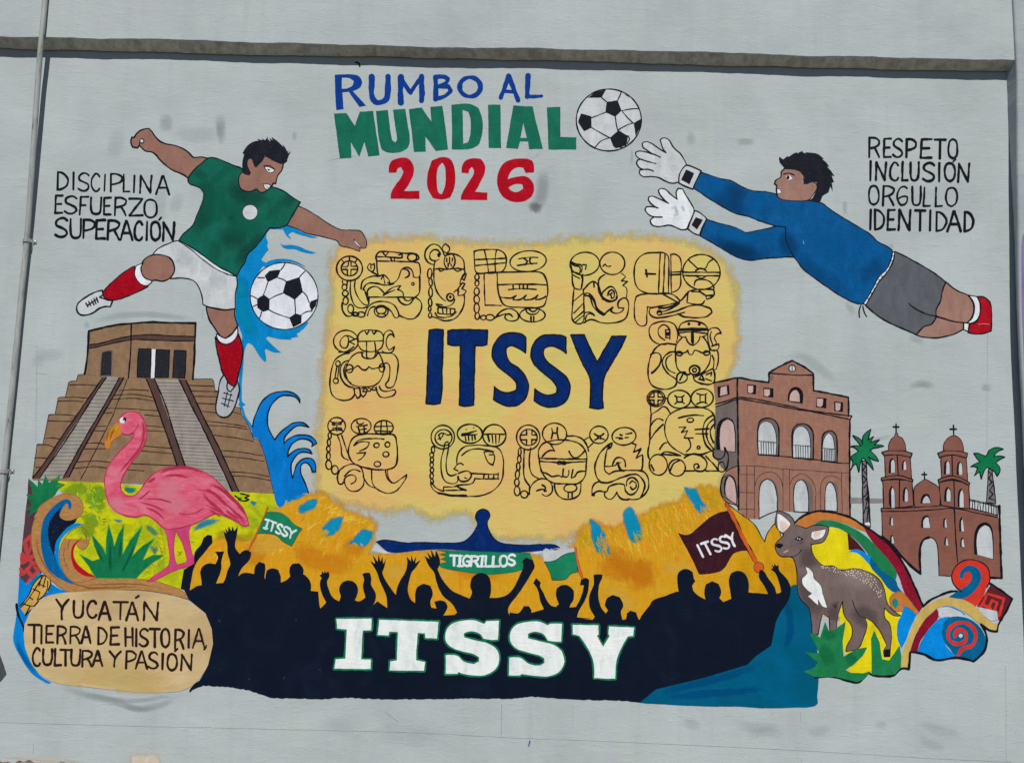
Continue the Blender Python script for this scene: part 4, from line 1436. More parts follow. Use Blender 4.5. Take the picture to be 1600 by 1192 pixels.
sub('pediment')
ink('434,184 520,190 620,196 727,195', 1.8)
disc('chalk', 586, 152, 22, 22, 'ink', 1.5)
ink('586,132 586,172', 1.2)
for a, b in (('90,275 165,260 170,325 92,347', '112,280 150,268 155,322 105,335'), ('285,258 348,262 346,325 287,318', '292,266 328,268 326,308 312,316 292,312'),
             ('395,278 462,285 460,348 395,340', '400,288 438,292 436,328 420,338 400,332'), ('748,345 815,350 814,418 745,410', '752,352 792,356 790,395 775,408 752,402'),
             ('866,370 925,378 923,442 865,434', '874,378 908,384 905,424 890,434 874,428')):
    sub('window')
    fill('ink', a, straight=True)
    fill('bricklight', b, straight=True)
sub('window')
fill('ink', '558,370 560,320 580,285 610,272 640,285 658,318 657,385 600,380')
fill('bricklight', '570,368 574,325 595,298 615,295 632,318 636,374')
for o, i, rl in (('360,722 357,570 368,510 400,485 450,487 485,515 497,560 497,735', '362,720 360,565 378,520 412,502 450,520 474,570 482,645 478,728', (362, 478, 635, 645, 724)),
                 ('588,745 586,595 598,545 640,520 685,526 720,565 728,620 725,757', '592,744 592,605 602,562 635,536 672,545 698,585 708,640 706,750', (594, 706, 660, 670, 748)),
                 ('784,766 784,640 796,590 830,566 860,572 882,610 884,776', '788,764 790,650 806,602 832,580 852,600 866,650 868,770', (790, 868, 682, 688, 766))):
    sub('arched_window')
    fill('brickgrey', o, out='ink', w=2.0, sharp=60)
    fill('wallpaint', i, out='ink', w=1.0, sharp=60)
    a, b, y0, y1, yb = rl
    ink('%d,%d %d,%d|' % (a, y0, b, y1) + '|'.join('%.0f,%.0f %.0f,%.0f' % (a + (b - a) * k / 7, y0 + 6, a + (b - a) * k / 7 + 2, yb) for k in range(1, 7)), 1.0)
sub('arched_window')
fill('ink', '80,690 82,570 100,505 145,480 190,495 208,550 210,710')
fill('bricklight', '110,695 106,570 124,512 155,492 188,512 202,570 205,705')
for o, i in (('365,1152 366,960 380,905 420,880 465,900 492,955 495,1098 420,1125', '367,1152 368,960 386,908 420,886 455,905 478,955 488,1098 425,1120'),
             ('597,1102 596,945 612,905 640,885 690,900 720,950 724,1105 650,1110', '599,1102 598,945 616,905 642,890 672,908 690,960 694,1105 640,1105'),
             ('803,1098 806,950 820,912 845,900 885,930 892,1000 890,1106 850,1100', '805,1096 808,950 826,912 846,908 868,945 882,1010 884,1102 845,1098')):
    sub('arched_doorway')
    fill('brickgrey', o, sharp=60)
    fill('wallpaint', i, out='ink', w=1.3, sharp=60)
sub('arched_doorway')
fill('brickgrey', '120,1000 112,930 128,872 165,858 200,885 216,950 216,1055', out='ink', w=1.2)
fill('ink', '135,990 132,920 145,875 172,865 200,888 212,940 212,1040')
fill('bricklight', '150,1000 148,905 166,868 192,888 210,950 213,1050')
motif('grey_bar', 'grey bar of paint between the arcade and the church')
sub('bar')
T('B2')
fill('wallgrey', '80,584 190,588 300,592 300,620 190,620 80,622', straight=True)
# ---------------------------------------------------------------- palms and church
motif('painted_palm', 'green palm with scribbled grey trunk between arcade and church')
sub('trunk')
fill('trunk', '156,340 184,340 190,450 205,600 212,782 168,782 160,600 158,450', out='ink', w=1.3)
ink('165,360 180,380 162,400 182,425|165,440 185,465 164,490|170,520 190,500 188,560 168,580|180,600 198,570 180,650 170,690|185,660 200,640 190,740|158,340 160,500 166,770|184,350 196,560 210,770', 1.6)
fill('white', '176,752 205,748 210,768 178,766')
sub('crown')
fill('palm', '160,230 162,180 190,145 215,132 196,200 232,178 212,216 272,200 238,232 280,234 302,241 262,250 225,258 210,270 250,310 267,342 232,332 200,312 222,360 231,400 200,362 168,320 150,345 136,416 118,358 102,370 82,398 95,345 72,318 100,300 132,276 110,252 80,247 110,238 150,240 120,205 97,172 145,196', out='ink', w=1.5, sharp=75)
motif('painted_palm', 'green palm behind the balustrade of the church')
sub('trunk')
fill('trunk', '998,395 1022,395 1034,500 1047,625 984,618 992,500', out='ink', w=1.2)
ink('1000,410 1018,430 1000,455 1022,480 1000,505|1028,500 1005,540 1030,560 1000,590 1038,600|1020,395 1036,520 1046,615', 1.7)
sub('crown')
fill('palm', '985,305 1000,270 1050,252 1098,262 1060,280 1034,312 1070,308 1106,316 1070,335 1045,352 1070,380 1075,410 1056,442 1040,415 1015,395 990,382 970,405 950,462 938,412 905,437 925,388 905,378 881,378 910,360 942,345 918,320 900,291 930,290 960,302', out='ink', w=1.5, sharp=75)
motif('painted_church', 'brown church with two domed bell towers topped by crosses')
sub('balustrade')
fill('wallpaint', '872,595 960,615 1062,640 1058,705 960,680 872,658', out='ink', w=1.2, straight=True)
ink('895,600 890,655|905,604 908,660|930,610 925,668|940,612 946,672|965,618 960,678|978,620 982,682|1000,626 998,688|1015,630 1020,692|1035,634 1032,696|1048,638 1050,700|872,604 960,622 1060,648', 1.3)
sub('body')
fill('churchwash', '288,675 510,662 770,650 880,670 1068,718 1078,960 1085,1118 1000,1115 740,1105 668,1102 662,960 652,885 630,855 600,848 565,862 545,900 540,960 546,1090 490,1045 430,985 360,905 292,840', straight=True)
ink('292,840 360,905 430,985 490,1045 546,1090 541,960 546,905 566,865 600,850', 3.4)
ink('600,850 632,856 655,890 664,960 668,1102 740,1106', 1.2)
ink('1072,640 1074,800 1080,960 1086,1118 1000,1116', 3.2)
ink('292,840 290,740 288,680', 1.2)
sub('cornice')
fill('churchwash', '284,655 400,655 500,650 640,640 770,630 900,660 1058,702 1056,716 900,682 770,655 640,665 500,672 400,675 284,675', out='ink', w=1.5)
ink('770,655 775,760 782,880 792,1012', 1.8)
sub('tower')
fill('churchwash', '294,468 410,465 490,475 500,640 410,650 300,655', out='ink', w=1.5)
fill('churchwash', '306,305 390,300 478,318 486,462 400,445 312,452', out='ink', w=1.3)
fill('churchwash', '288,285 378,265 490,292 480,318 385,300 305,306', out='ink', w=1.6)
fill('churchwash', '284,455 400,438 495,465 492,480 402,460 286,472', out='ink', w=1.6)
ink('390,302 398,440|406,462 404,645', 1.6)
sub('dome')
fill('churchwash', '334,272 336,225 355,190 372,178 376,162 384,148 396,162 396,178 425,190 444,228 448,274', out='ink', w=1.1)
ink('383,95 384,150|364,114 402,114', 2.0)
sub('tower')
fill('churchwash', '668,485 765,470 868,500 872,658 770,650 682,636', out='ink', w=1.5)
fill('churchwash', '680,316 756,302 850,320 860,482 765,448 686,462', out='ink', w=1.3)
fill('churchwash', '660,290 756,266 860,290 850,322 755,300 672,320', out='ink', w=1.6)
fill('churchwash', '664,466 762,440 874,488 868,505 764,462 668,486', out='ink', w=1.6)
ink('755,304 758,440|768,470 772,645', 1.6)
sub('dome')
fill('churchwash', '699,272 702,228 728,188 765,172 805,190 828,235 832,278', out='ink', w=1.1)
ink('765,104 767,172|743,129 784,129', 2.0)
sub('gable')
fill('churchwash', '504,522 540,485 575,461 620,485 668,522 674,640 508,648', out='ink', w=1.2)
ink('571,415 573,462|556,430 587,430', 1.8)
for a, b in (('334,422 338,345 355,320 374,335 379,420', '350,420 352,345 364,330 373,345 376,418'), ('420,402 426,348 438,335 449,348 451,402', '432,400 436,350 443,342 448,355 450,400'),
             ('336,625 338,535 354,506 370,522 376,655 350,652', '354,652 352,535 360,515 370,540 374,652'), ('428,610 430,532 445,512 460,530 463,612', '442,610 444,535 451,522 460,540 462,610'),
             ('701,430 706,350 722,335 738,345 739,430', '716,428 720,352 730,340 737,355 738,428'), ('786,432 792,355 808,341 822,355 826,436', '802,432 804,360 813,350 821,365 824,434'),
             ('704,610 708,535 726,512 745,530 746,614', '720,608 722,540 733,522 744,540 744,612'), ('793,645 797,545 815,522 830,545 836,652', '806,648 810,550 820,532 830,560 834,650'),
             ('546,625 550,585 572,560 600,562 614,600 616,622', '560,622 566,592 585,572 602,588 612,620'), ('338,765 344,715 356,707 366,772', '350,766 352,722 358,716 365,770'),
             ('343,886 348,838 360,830 371,892', '354,888 356,846 362,840 370,890'), ('550,785 554,728 573,702 600,704 613,788', '564,785 566,738 582,714 598,716 610,785'),
             ('696,780 701,725 712,716 722,786', '708,780 710,732 716,726 721,784'), ('703,902 706,852 718,842 733,906', '714,902 716,858 722,852 731,904'),
             ('803,808 806,730 820,710 838,814', '818,808 818,738 826,728 836,812'), ('811,910 814,858 826,846 843,914', '822,910 822,866 830,858 841,912'),
             ('902,960 906,825 928,772 972,748 1010,765 1028,820 1033,997', '924,965 920,855 938,795 972,768 1002,780 1022,840 1028,992')):
    sub('window')
    fill('ink', a, sharp=60)
    fill('wallpaint', b, sharp=60)

# ---------------------------------------------------------------- right-hand plumes, teal ground, deer
motif('teal_ground', 'dark teal ground between the crowd and the deer')
sub('teal_wash')
T('N')
fill('teal', '1236,915 1250,914 1262,940 1272,965 1276,1000 1279,1061 1277,1085 1278,1098 1270,1103.5 1230,1105 1200,1106 1150,1103.5 1100,1103 1040,1100 1000,1097 985,1090 1025,1060 1100,1040 1180,1000 1200,960')
brushed('keeper', '1020,1085 1080,1070 1150,1052 1200,1030|1030,1090 1120,1082 1200,1075|1225,930 1235,980 1225,1020', 16, .5, 1.6)
motif('plumed_serpent', 'bright plumed scroll ending in spirals and a step-fret block')
sub('yellow_field')
T('D1')
fill('yellow', '440,165 510,180 550,210 557,290 600,310 650,340 690,400 800,530 855,610 870,700 842,800 862,880 820,960 690,1035 560,1035 530,900 500,700 400,690 330,640 320,300 400,230')
sub('orange_plume')
fill('arcorange', '235,140 290,95 370,70 450,75 540,100 640,150 665,195 600,172 520,137 430,120 360,138 330,165 280,165')
sub('maroon_plume')
fill('arcmaroon', '640,158 700,195 750,232 830,310 880,380 930,480 965,560 1000,635 975,672 900,580 850,450 790,360 700,255')
sub('green_plume')
fill('arcgreen', '340,155 400,125 480,130 560,160 640,205 720,280 800,370 842,440 832,482 780,450 700,360 620,262 555,205 500,172 440,160')
sub('dark_wedge')
fill('wedge', '548,200 610,258 662,322 600,300 556,300', straight=True)
sub('blue_plume')
fill('arclight', '548,314 600,297 660,322 692,350 690,402 645,350 600,318')
fill('arcblue', '688,342 740,410 790,450 835,480 850,520 885,560 850,552 805,542 740,462 688,402')
sub('curl')
fill('arcorange', '798,590 830,555 870,548 910,588 975,672 960,684 912,645 882,632 885,660 845,668 812,650', out='tandark', w=.8)
fill('spotteal', '812,612 830,588 848,600 852,625 832,652', sharp=80)
sub('blue_field')
fill('arclight', '868,690 885,630 905,645 962,682 925,760 900,830 872,885 845,820 848,730')
sub('tan_arch')
fill('arctan', '868,1004 882,900 918,800 955,705 1010,640 1080,598 1150,578 1220,588 1300,628 1350,678 1400,728 1452,740 1440,782 1390,772 1330,735 1280,692 1200,650 1120,635 1062,660 1000,730 950,810 922,905 914,1006')
sub('upper_spiral')
fill('spiralred', '1168,455 1195,395 1255,360 1330,368 1385,410 1397,470 1372,540 1345,600 1310,638 1255,600 1205,590 1232,550 1190,512')
fill('arcblue', '1216,468 1222,430 1265,393 1325,412 1344,470 1310,540 1240,587 1150,580 1205,545 1262,510 1290,460 1275,428 1245,440 1235,470', sharp=80)
sub('fret_block')
fill('block', '1400,510 1528,590 1470,722 1446,716 1440,662 1320,635', straight=True)
ink('1352,625 1380,560 1480,590 1452,690|1390,640 1408,600 1440,615 1425,655|1352,625 1400,648|1335,640 1352,625', 3.4, 'spiralred', sharp=30)
fill('wallpaint', '1322,640 1400,655 1440,668 1446,716 1400,722 1345,675', sharp=40)
sub('lower_spiral')
fill('arcmaroon', '920,905 955,805 1010,715 1080,650 1092,690 1060,750 990,830 965,902')
fill('wallpaint', '1090,648 1150,640 1240,680 1322,740 1280,722 1200,702 1110,706 1090,692')
ink('1120,636 1190,646 1245,685', 1.6, 'arclight')
fill('arclight', '964,902 1000,820 1090,712 1160,698 1125,760 1125,840 1160,900 1212,935 1180,942 1080,952 1000,916')
fill('arcblue', '1150,705 1240,700 1320,740 1375,830 1365,890 1300,958 1205,938 1160,890 1115,820 1118,750')
ink('1205,935 1232,890 1290,868 1312,812 1285,752 1215,732 1158,765 1150,825 1192,858 1245,845 1255,805 1228,775 1195,785 1188,812', 5.0, 'spiralred', sharp=90)
disc('chalk', 1222, 810, 12, 12)
sub('black_outline')
ink('235,140 290,95 370,70 450,75 560,105 660,165 760,235 840,320 900,415 960,545 1000,635 1040,600 1090,575 1145,552 1200,545', 3.0)
ink('1396,500 1460,540 1530,590 1490,670 1452,735 1440,785 1390,775 1345,742', 2.8)
ink('1345,742 1374,800 1376,860 1360,905 1300,962 1200,940 1080,955 1000,918 922,906 914,1008 868,1006 822,1046 760,1050 705,1046 672,1030 640,1065 605,1086 540,1075 480,1056 420,1050 355,1060', 3.2)
ink('1168,455 1195,395 1255,360 1330,368 1385,410 1397,470 1380,520|1168,455 1180,500 1225,548', 1.6)

motif('painted_deer', 'grey-brown spotted fawn with a white chest')
sub('body')
fill('deer', '205,340 150,338 122,300 120,265 165,215 168,205 130,170 118,130 130,68 180,80 220,110 235,150 270,160 305,170 340,155 400,153 437,165 430,210 400,255 352,265 332,268 345,330 400,390 460,395 510,420 590,410 680,435 740,480 770,540 782,610 820,660 867,692 820,688 770,645 770,700 800,740 810,800 803,890 800,932 '
     '768,935 765,900 782,870 745,790 700,730 650,700 665,750 640,830 615,882 540,905 545,870 575,810 570,750 530,690 520,605 490,700 485,782 445,792 440,700 400,680 385,740 375,802 338,802 335,740 320,650 270,590 250,520 245,420 225,350', out='ink', w=1.2)
shape = last[0]
brushed('deerdark', '290,420 300,560 380,650 440,690|590,620 640,690 740,740|250,330 310,350 340,420|420,640 480,680 520,640', 44, .5, .9, clip=shape)
brushed('spots', '450,440 600,450 720,520', 60, .14, .9, clip=shape)
ink('520,605 518,640|580,600 590,640 620,690 650,705', 1.0)
sub('ear')
fill('white', '130,84 155,92 210,140 205,160 165,200 135,175', out='ink', w=.7)
fill('ear', '150,125 185,140 200,162 165,195 148,165')
sub('ear')
fill('white', '335,192 420,175 400,225 350,242 330,225', out='ink', w=.7)
fill('ear', '345,196 395,182 380,215 350,228')
sub('eye')
fill('ink', '232,236 258,219 288,236 262,248')
disc('chalk', 252, 232, 4, 5)
disc('chalk', 265, 236, 4, 5)
sub('muzzle')
fill('ink', '119,270 140,260 168,270 150,290 128,287')
ink('170,338 230,338 255,325 275,300', 1.2)
brushed('ear', '160,320 190,305 200,300', 4, .7)
brushed('deerdark', '240,262 270,260 295,240', 4, .5)
sub('chest_patch')
fill('cream', '298,398 340,430 350,470 390,512 402,560 428,645 400,637 375,598 376,632 312,576 336,560 284,512 278,470 310,438', out='deerdark', w=.8)
sub('dapples')
pl = P('360,360 400,395 460,400 510,425 590,415 670,440 730,490 760,560 735,590 690,520 610,480 500,440 400,410')
pp, polys = [], []
while len(pp) < 72:
    q = (random.uniform(1270, 1385), random.uniform(870, 940))
    if inside(q, pl) and all(math.dist(q, r) > 2.6 for r in pp):
        pp.append(q)
        r = random.uniform(.65, 1.15)
        polys.append([(q[0] + r * math.cos(k * .785), q[1] + r * math.sin(k * .785)) for k in range(8)])
put(polys, 'spots')
sub('hoof')
fill('ink', '768,893 806,888 800,937 768,938')
motif('green_tufts', 'green leafy tufts at the feet of the fawn')
sub('leaves')
fill('arcgreen', '285,1022 350,1000 372,970 292,905 345,915 382,912 322,796 360,800 386,822 415,726 442,792 538,728 520,850 525,935 600,890 667,878 640,930 580,985 535,1012 570,1030 640,1032 692,1022 640,1072 602,1085 480,1055 350,1056', straight=True)
brushed('grass', '390,850 430,920 450,1000|600,920 540,980|440,760 450,850', 30, .4, 1.4)
sub('leaves')
fill('arcgreen', '694,1042 690,900 688,830 708,778 740,850 755,950 795,958 858,868 870,930 866,1000 830,1040 760,1048', straight=True)
# ---------------------------------------------------------------- stadium silhouette, banner, flags
motif('blue_saucer', 'dark blue wide-brimmed shape with a round knob below the ochre panel')
sub('saucer')
T('C2')
fill('wallpaint', '120,480 150,440 185,470 230,490 290,494 200,498', straight=True)
fill('navyletter', '150,425 200,414 260,418 330,430 450,428 600,432 690,425 740,390 775,340 785,310 770,275 780,238 815,220 850,232 862,265 845,305 855,350 890,405 930,430 1050,445 1180,440 1260,438 1302,460 1280,474 1180,480 1050,490 850,486 700,478 550,472 400,480 290,494 230,490 200,470')
ink('150,425 200,414 260,418 330,430 450,428 600,432 690,425 740,390 775,340 785,310 770,275 780,238 815,220 850,232 862,265 845,305 855,350 890,405 930,430 1050,445 1180,440', 1.3)
fill('wallpaint', '1110,494 1180,482 1280,476 1390,462 1390,485 1320,505 1260,545 1200,548 1192,496 1150,500')
bristles(['wallpaint'], '1180,470 1290,462 1300,480 1200,486', 14, 5, 1.0, .1, .2)
motif('fan_banner', 'green banner lettered TIGRILLOS held up by a fan')
sub('cloth')
fill('banner', '535,476 700,482 870,488 1050,492 1110,496 1132,545 1060,600 960,620 860,628 720,615 560,585 548,562 600,550 553,532 592,518 545,502 600,490', out='grassdark', w=.7)
sub('lettering')
words('T 615,510,662,572; I 668,512,680,575; g 694,512,738,575; R 745,514,790,576; I 798,514,828,578; L 834,514,872,578; L 880,518,920,578; O 925,512,970,578; S 976,506,1018,570', 3.3, 'white', '658,512 692,512|660,575 692,576|796,514 826,514|792,578 830,578')
motif('fan_flag', 'green flag lettered ITSSY on an orange pole')
sub('pole')
T('C1')
ink('674,210 640,290 600,380 556,472', 2.2, 'pole')
ink('662,300 600,400 556,472', .8, 'polered')
sub('cloth')
fill('banner', '665,240 700,238 760,246 800,272 832,310 888,342 868,370 850,402 825,452 770,422 735,388 690,374 608,372 640,300', out='grassdark', w=.6)
sub('lettering')
slanted('ITSSY', (652, 340), (832, 408), (14, -56), 3.2, 'white', ((.02, .1), (.16, .34), (.40, .56), (.62, .78), (.80, 1.03)))
ink('660,285 684,290|650,338 672,342', 2.6, 'white')
motif('fan_flag', 'plain green flag on a red pole')
sub('cloth')
T('C2')
fill('banner', '1200,548 1260,545 1300,520 1345,496 1397,488 1404,550 1412,612 1370,625 1330,660 1250,662 1235,612', out='ink', w=.8)
sub('pole')
ink('1396,464 1408,540 1425,610 1442,655', 3.4, 'ink')
ink('1396,464 1408,540 1425,610 1442,655', 2.6, 'polered')
motif('fan_flag', 'dark maroon flag lettered ITSSY on an orange pole')
sub('cloth')
T('C3')
fill('flagmaroon', '718,370 780,382 850,330 920,270 970,245 1032,232 1090,340 1150,478 1105,482 1060,502 1010,582 970,612 850,628 790,500', out='ink', w=.6)
sub('lettering')
slanted('ITSSY', (868, 520), (1098, 440), (-38, -72), 3.4, 'white', ((.0, .06), (.14, .32), (.38, .55), (.60, .77), (.80, 1.0)))
sub('pole')
ink('1022,190 1090,330 1160,470 1222,585', 5.9, 'ink')
ink('1022,190 1090,330 1160,470 1222,585', 4.6, 'pole')
disc('pole', 1222, 585, 32, 33, 'ink', .8)

motif('crowd_silhouette', 'dark navy silhouette of a cheering crowd')
sub('crowd_mass')
T('N')
low = [(1000, 1096.5), (980, 1094), (950, 1093), (900, 1092), (870, 1090.5), (832, 1087), (800, 1091), (740, 1090), (680, 1091.5), (600, 1091.5), (540, 1089), (500, 1091.5), (460, 1090), (425, 1089.5), (404, 1083), (388, 1077), (360, 1073), (318, 1070), (301, 1077), (297, 1079), (310, 1066), (325, 1040), (333, 1005), (331, 982), (321, 957), (295, 936), (284, 912)]
top = P('@C1 130,715 185,730 230,700 300,690 400,680 480,660 520,625 560,690 640,670 800,680 930,690 940,732 985,735 1000,842 1060,800 1130,800 1220,790 1330,830 1400,850 1600,846 '
        '@C2 400,840 490,835 540,842 560,885 640,880 760,780 860,775 960,850 990,890 1060,860 1120,868 1200,845 1300,830 1360,835 1405,895 1500,905 @C3 100,905 200,912 380,910 480,910 500,870 560,795 640,765 720,735 800,740 890,785 1000,800 1060,775 1170,745 1280,750 1360,745 '
        '1420,715 1390,800 1330,920 1300,1070 1200,1140 1150,1192 @N 1160,1040 1100,1058 1025,1076')
dn = []
for i in range(len(low)):
    dn.append(low[i])
    if i < 18:
        a, b = low[i], low[i + 1]
        k = max(1, int(math.dist(a, b) / 4))
        dn += [(a[0] + (b[0] - a[0]) * j / k, a[1] + (b[1] - a[1]) * j / k + random.uniform(-.8, .8)) for j in range(1, k)]
area(top + dn, 'crowd')
ink('297,1079 304,1070 318,1060', 2.6, 'crowd')
bristles(['gunmetal'], '320,960 500,960 520,1080 340,1060', 6, 5, .8, 1.2, .6)
PEOPLE = (
    ('C1', '130,718 150,600 215,560 218,490 258,440 272,402 300,380 326,385 330,430 300,462 270,500 225,560 200,640 188,730'),
    ('C1', '185,740 230,705 262,695 258,650 252,620 265,580 300,560 345,565 357,545 362,515 343,485 402,483 385,540 385,590 360,660 345,700 390,690 400,745'),
    ('C1', '340,705 395,680 425,600 440,560 425,500 420,430 408,400 397,362 416,372 408,338 425,362 430,328 446,357 455,328 466,357 488,328 482,380 470,430 475,470 500,500 520,480 545,474 570,490 566,520 550,550 510,590 490,650 520,750 380,750'),
    ('C1', '480,720 484,656 500,630 530,618 590,625 595,580 620,548 655,560 660,600 655,650 680,680 670,720'),
    ('C1', '655,720 658,660 668,605 700,590 740,600 755,640 755,680 770,720'),
    ('C1', '740,760 755,680 790,665 815,640 810,590 830,560 870,558 895,590 895,625 930,655 945,690 942,730 990,735 1002,840 1020,860 760,860'),
    ('C1', '996,845 1025,820 1040,800 1010,740 1000,680 1012,650 998,632 1010,628 1013,608 1025,622 1030,606 1040,620 1050,608 1060,635 1045,670 1055,720 1080,770 1120,795 1130,760 1120,720 1140,680 1180,665 1220,680 1238,720 1230,760 1215,795 1250,795 1285,770 1268,700 1277,660 1265,625 1285,618 1312,617 1320,650 1320,690 1346,740 1346,790 1325,825 1360,795 1420,838 1420,880 1000,880'),
    ('C2', '215,870 220,840 215,760 175,670 152,605 113,543 145,560 130,508 160,548 165,503 178,548 192,513 195,562 212,528 200,585 190,620 240,710 275,755 290,690 340,600 345,560 343,518 368,548 370,506 384,547 402,513 396,557 428,538 400,582 370,620 350,720 365,780 405,820 405,880'),
    ('C2', '390,890 395,800 395,750 410,705 450,685 490,700 505,750 490,800 497,836 530,842 515,800 550,790 585,800 597,830 580,870 560,892'),
    ('C2', '640,900 662,875 625,810 570,760 530,680 512,612 480,572 454,512 486,532 468,488 500,522 494,473 519,517 526,478 546,522 550,560 535,592 560,650 620,725 680,755 735,778 750,740 738,700 750,650 785,622 830,622 860,650 870,720 860,775 960,760 1010,710 1050,630 1070,580 1064,545 1090,524 1130,540 1142,580 1120,620 1080,690 1030,760 985,820 975,860 1000,905'),
    ('C2', '980,910 985,865 1040,872 1060,850 1075,825 1105,825 1120,850 1122,872 1170,865 1200,840 1180,800 1160,720 1132,680 1150,650 1160,660 1180,680 1175,700 1200,750 1235,815 1275,830 1295,812 1275,760 1280,715 1310,695 1350,698 1385,730 1385,780 1365,815 1360,835 1400,830 1430,770 1450,692 1425,692 1430,660 1460,648 1482,660 1475,730 1455,790 1420,850 1405,897 1420,912'),
    ('C3', '180,915 198,890 165,830 163,760 190,690 190,632 215,626 245,630 242,650 225,690 220,760 235,830 265,870 280,850 260,820 272,780 310,757 352,770 375,820 360,860 370,915'),
    ('C3', '370,915 392,905 397,870 420,855 455,865 465,895 475,915'),
    ('C3', '475,915 490,880 530,840 560,790 640,762 700,738 722,735 715,690 715,630 740,600 775,595 810,615 816,655 826,670 815,682 805,702 820,740 890,785 880,850 560,880'),
    ('C3', '860,800 890,785 882,740 890,690 930,670 970,685 987,740 975,775 1000,800 990,850 880,850'),
    ('C3', '980,850 1000,800 1050,780 1042,720 1035,660 1050,620 1090,605 1130,620 1157,670 1157,740 1220,745 1282,752 1250,690 1222,640 1228,600 1250,605 1280,650 1320,710 1332,755 1362,735 1350,680 1328,622 1296,594 1312,590 1303,566 1318,580 1318,560 1332,575 1344,568 1350,602 1400,660 1422,715 1400,800 1300,900 1000,900'))
for tl, s in PEOPLE:
    sub('person')
    T(tl)
    fill('crowd', s, sharp=46)
# ---------------------------------------------------------------- lettering
motif('title_lettering', 'title reading RUMBO AL MUNDIAL 2026 in blue, green and red')
sub('blue_word')
T('TT')
fill('titleblue', '92,70 130,68 200,68 245,80 264,115 250,150 205,170 240,210 290,262 245,270 200,205 180,175 140,180 148,284 102,290 95,180', holes='138,88 180,90 210,108 200,138 170,155 136,158', sharp=48)
polys = []
for s, w in (('325,82 322,190 335,228', 9), ('335,225 355,242 385,240 415,222 424,180 425,80', 9), ('506,242 503,160 505,84', 9), ('505,84 535,135 565,182 600,130 635,84', 6.5), ('635,80 637,150 635,232', 8.5), ('722,84 724,150 722,222', 8),
             ('722,84 770,80 800,95 790,118 740,142 800,142 818,170 780,202 722,220', 6.5)):
    polys += ribbon(smooth(P(s), False), w, False, .1)
polys += ribbon(ellipse(938, 145, 65, 60), 7, True)
put(polys, 'titleblue')
sub('blue_word')
polys = []
for s, w in (('1178,80 1155,145 1130,212', 7), ('1180,78 1205,140 1238,230', 7.5), ('1148,172 1216,176', 5.5), ('1300,75 1297,140 1294,205', 8), ('1294,203 1340,204 1386,203', 5.5)):
    polys += ribbon(smooth(P(s), False), w, False, .1)
put(polys, 'titleblue')
sub('green_word')
for s, h in (('88,312 165,308 218,388 248,300 332,295 352,430 373,572 302,580 278,488 245,582 193,490 197,588 124,593 105,450', ''), ('350,295 424,290 438,400 450,478 470,492 482,475 470,390 455,288 533,282 548,380 562,480 545,530 500,552 430,556 385,535 368,470', ''),
             ('555,285 635,273 695,362 690,270 765,263 785,400 800,535 725,545 658,455 662,548 588,550 572,420', ''), ('820,258 880,250 935,250 990,275 1015,350 1015,430 995,500 945,530 825,535 824,400', '892,288 925,300 940,350 940,440 925,490 895,500'),
             ('1050,256 1128,256 1130,400 1132,528 1054,526', ''), ('1208,262 1328,268 1360,400 1393,532 1308,535 1300,487 1250,485 1238,532 1163,526', '1270,370 1252,465 1292,465'), ('1418,272 1502,270 1502,458 1602,460 1602,536 1428,536', '')):
    fill('titlegreen', s, h, sharp=34)
sub('red_year')
for s, h in (('430,680 432,640 450,605 500,588 550,592 582,630 585,680 565,735 525,795 622,795 622,845 442,842 442,810 470,760 505,715 522,672 505,645 485,655 478,680', ''), ('765,583 815,598 842,660 842,760 815,835 760,848 705,838 672,770 672,690 700,605', '765,618 782,650 782,760 760,815 738,800 730,720 738,650'),
             ('885,682 888,640 910,605 955,590 1005,595 1033,640 1028,685 1005,735 970,800 1048,805 1046,852 880,850 885,815 920,755 955,700 962,665 950,645 935,660 930,684', ''),
             ('1336,680 1285,682 1270,650 1230,648 1195,670 1172,722 1230,705 1290,705 1330,740 1338,790 1315,835 1260,862 1190,858 1135,820 1108,750 1115,680 1150,620 1210,595 1280,592 1325,605 1338,640', '1177,772 1225,750 1265,755 1270,780 1230,802 1195,792')):
    fill('titlered', s, h)
motif('slogan_lettering', 'slogan DISCIPLINA ESFUERZO SUPERACION beside the footballer')
T('TX')
for s, w, e in (('D 145,138,268,338; I 308,145,344,336; S 383,155,500,352; C 530,158,618,356; I 668,168,696,352; P 748,160,880,360; L 893,168,963,363; I 1000,180,1034,368; N 1082,182,1215,376; A 1266,188,1414,390', 2.9, ''),
                ('E 118,404,204,606; S 228,416,360,608; F 400,420,495,622; U 525,428,640,616; E 672,430,750,622; R 796,430,930,632; Z 962,442,1110,634; O 1133,453,1275,656', 3.2, ''),
                ('S 122,664,252,876; U 295,672,412,886; P 438,680,572,886; E 582,684,680,896; R 716,688,848,904; A 862,695,995,908; C 1022,702,1105,914; I 1150,702,1172,910; O 1205,706,1310,914; N 1344,712,1470,916', 3.5, '1300,682 1322,656')):
    sub('word')
    words(s, w, 'ink', e)
motif('slogan_lettering', 'slogan RESPETO INCLUSION ORGULLO IDENTIDAD beside the goalkeeper')
sub('word')
T('TR')
words('R 632,862,698,984; E 724,868,768,984; S 782,872,838,982; P 865,872,925,984; E 955,872,1022,988; T 1042,874,1110,992; O 1128,872,1184,992', 3.4)
T('G2')
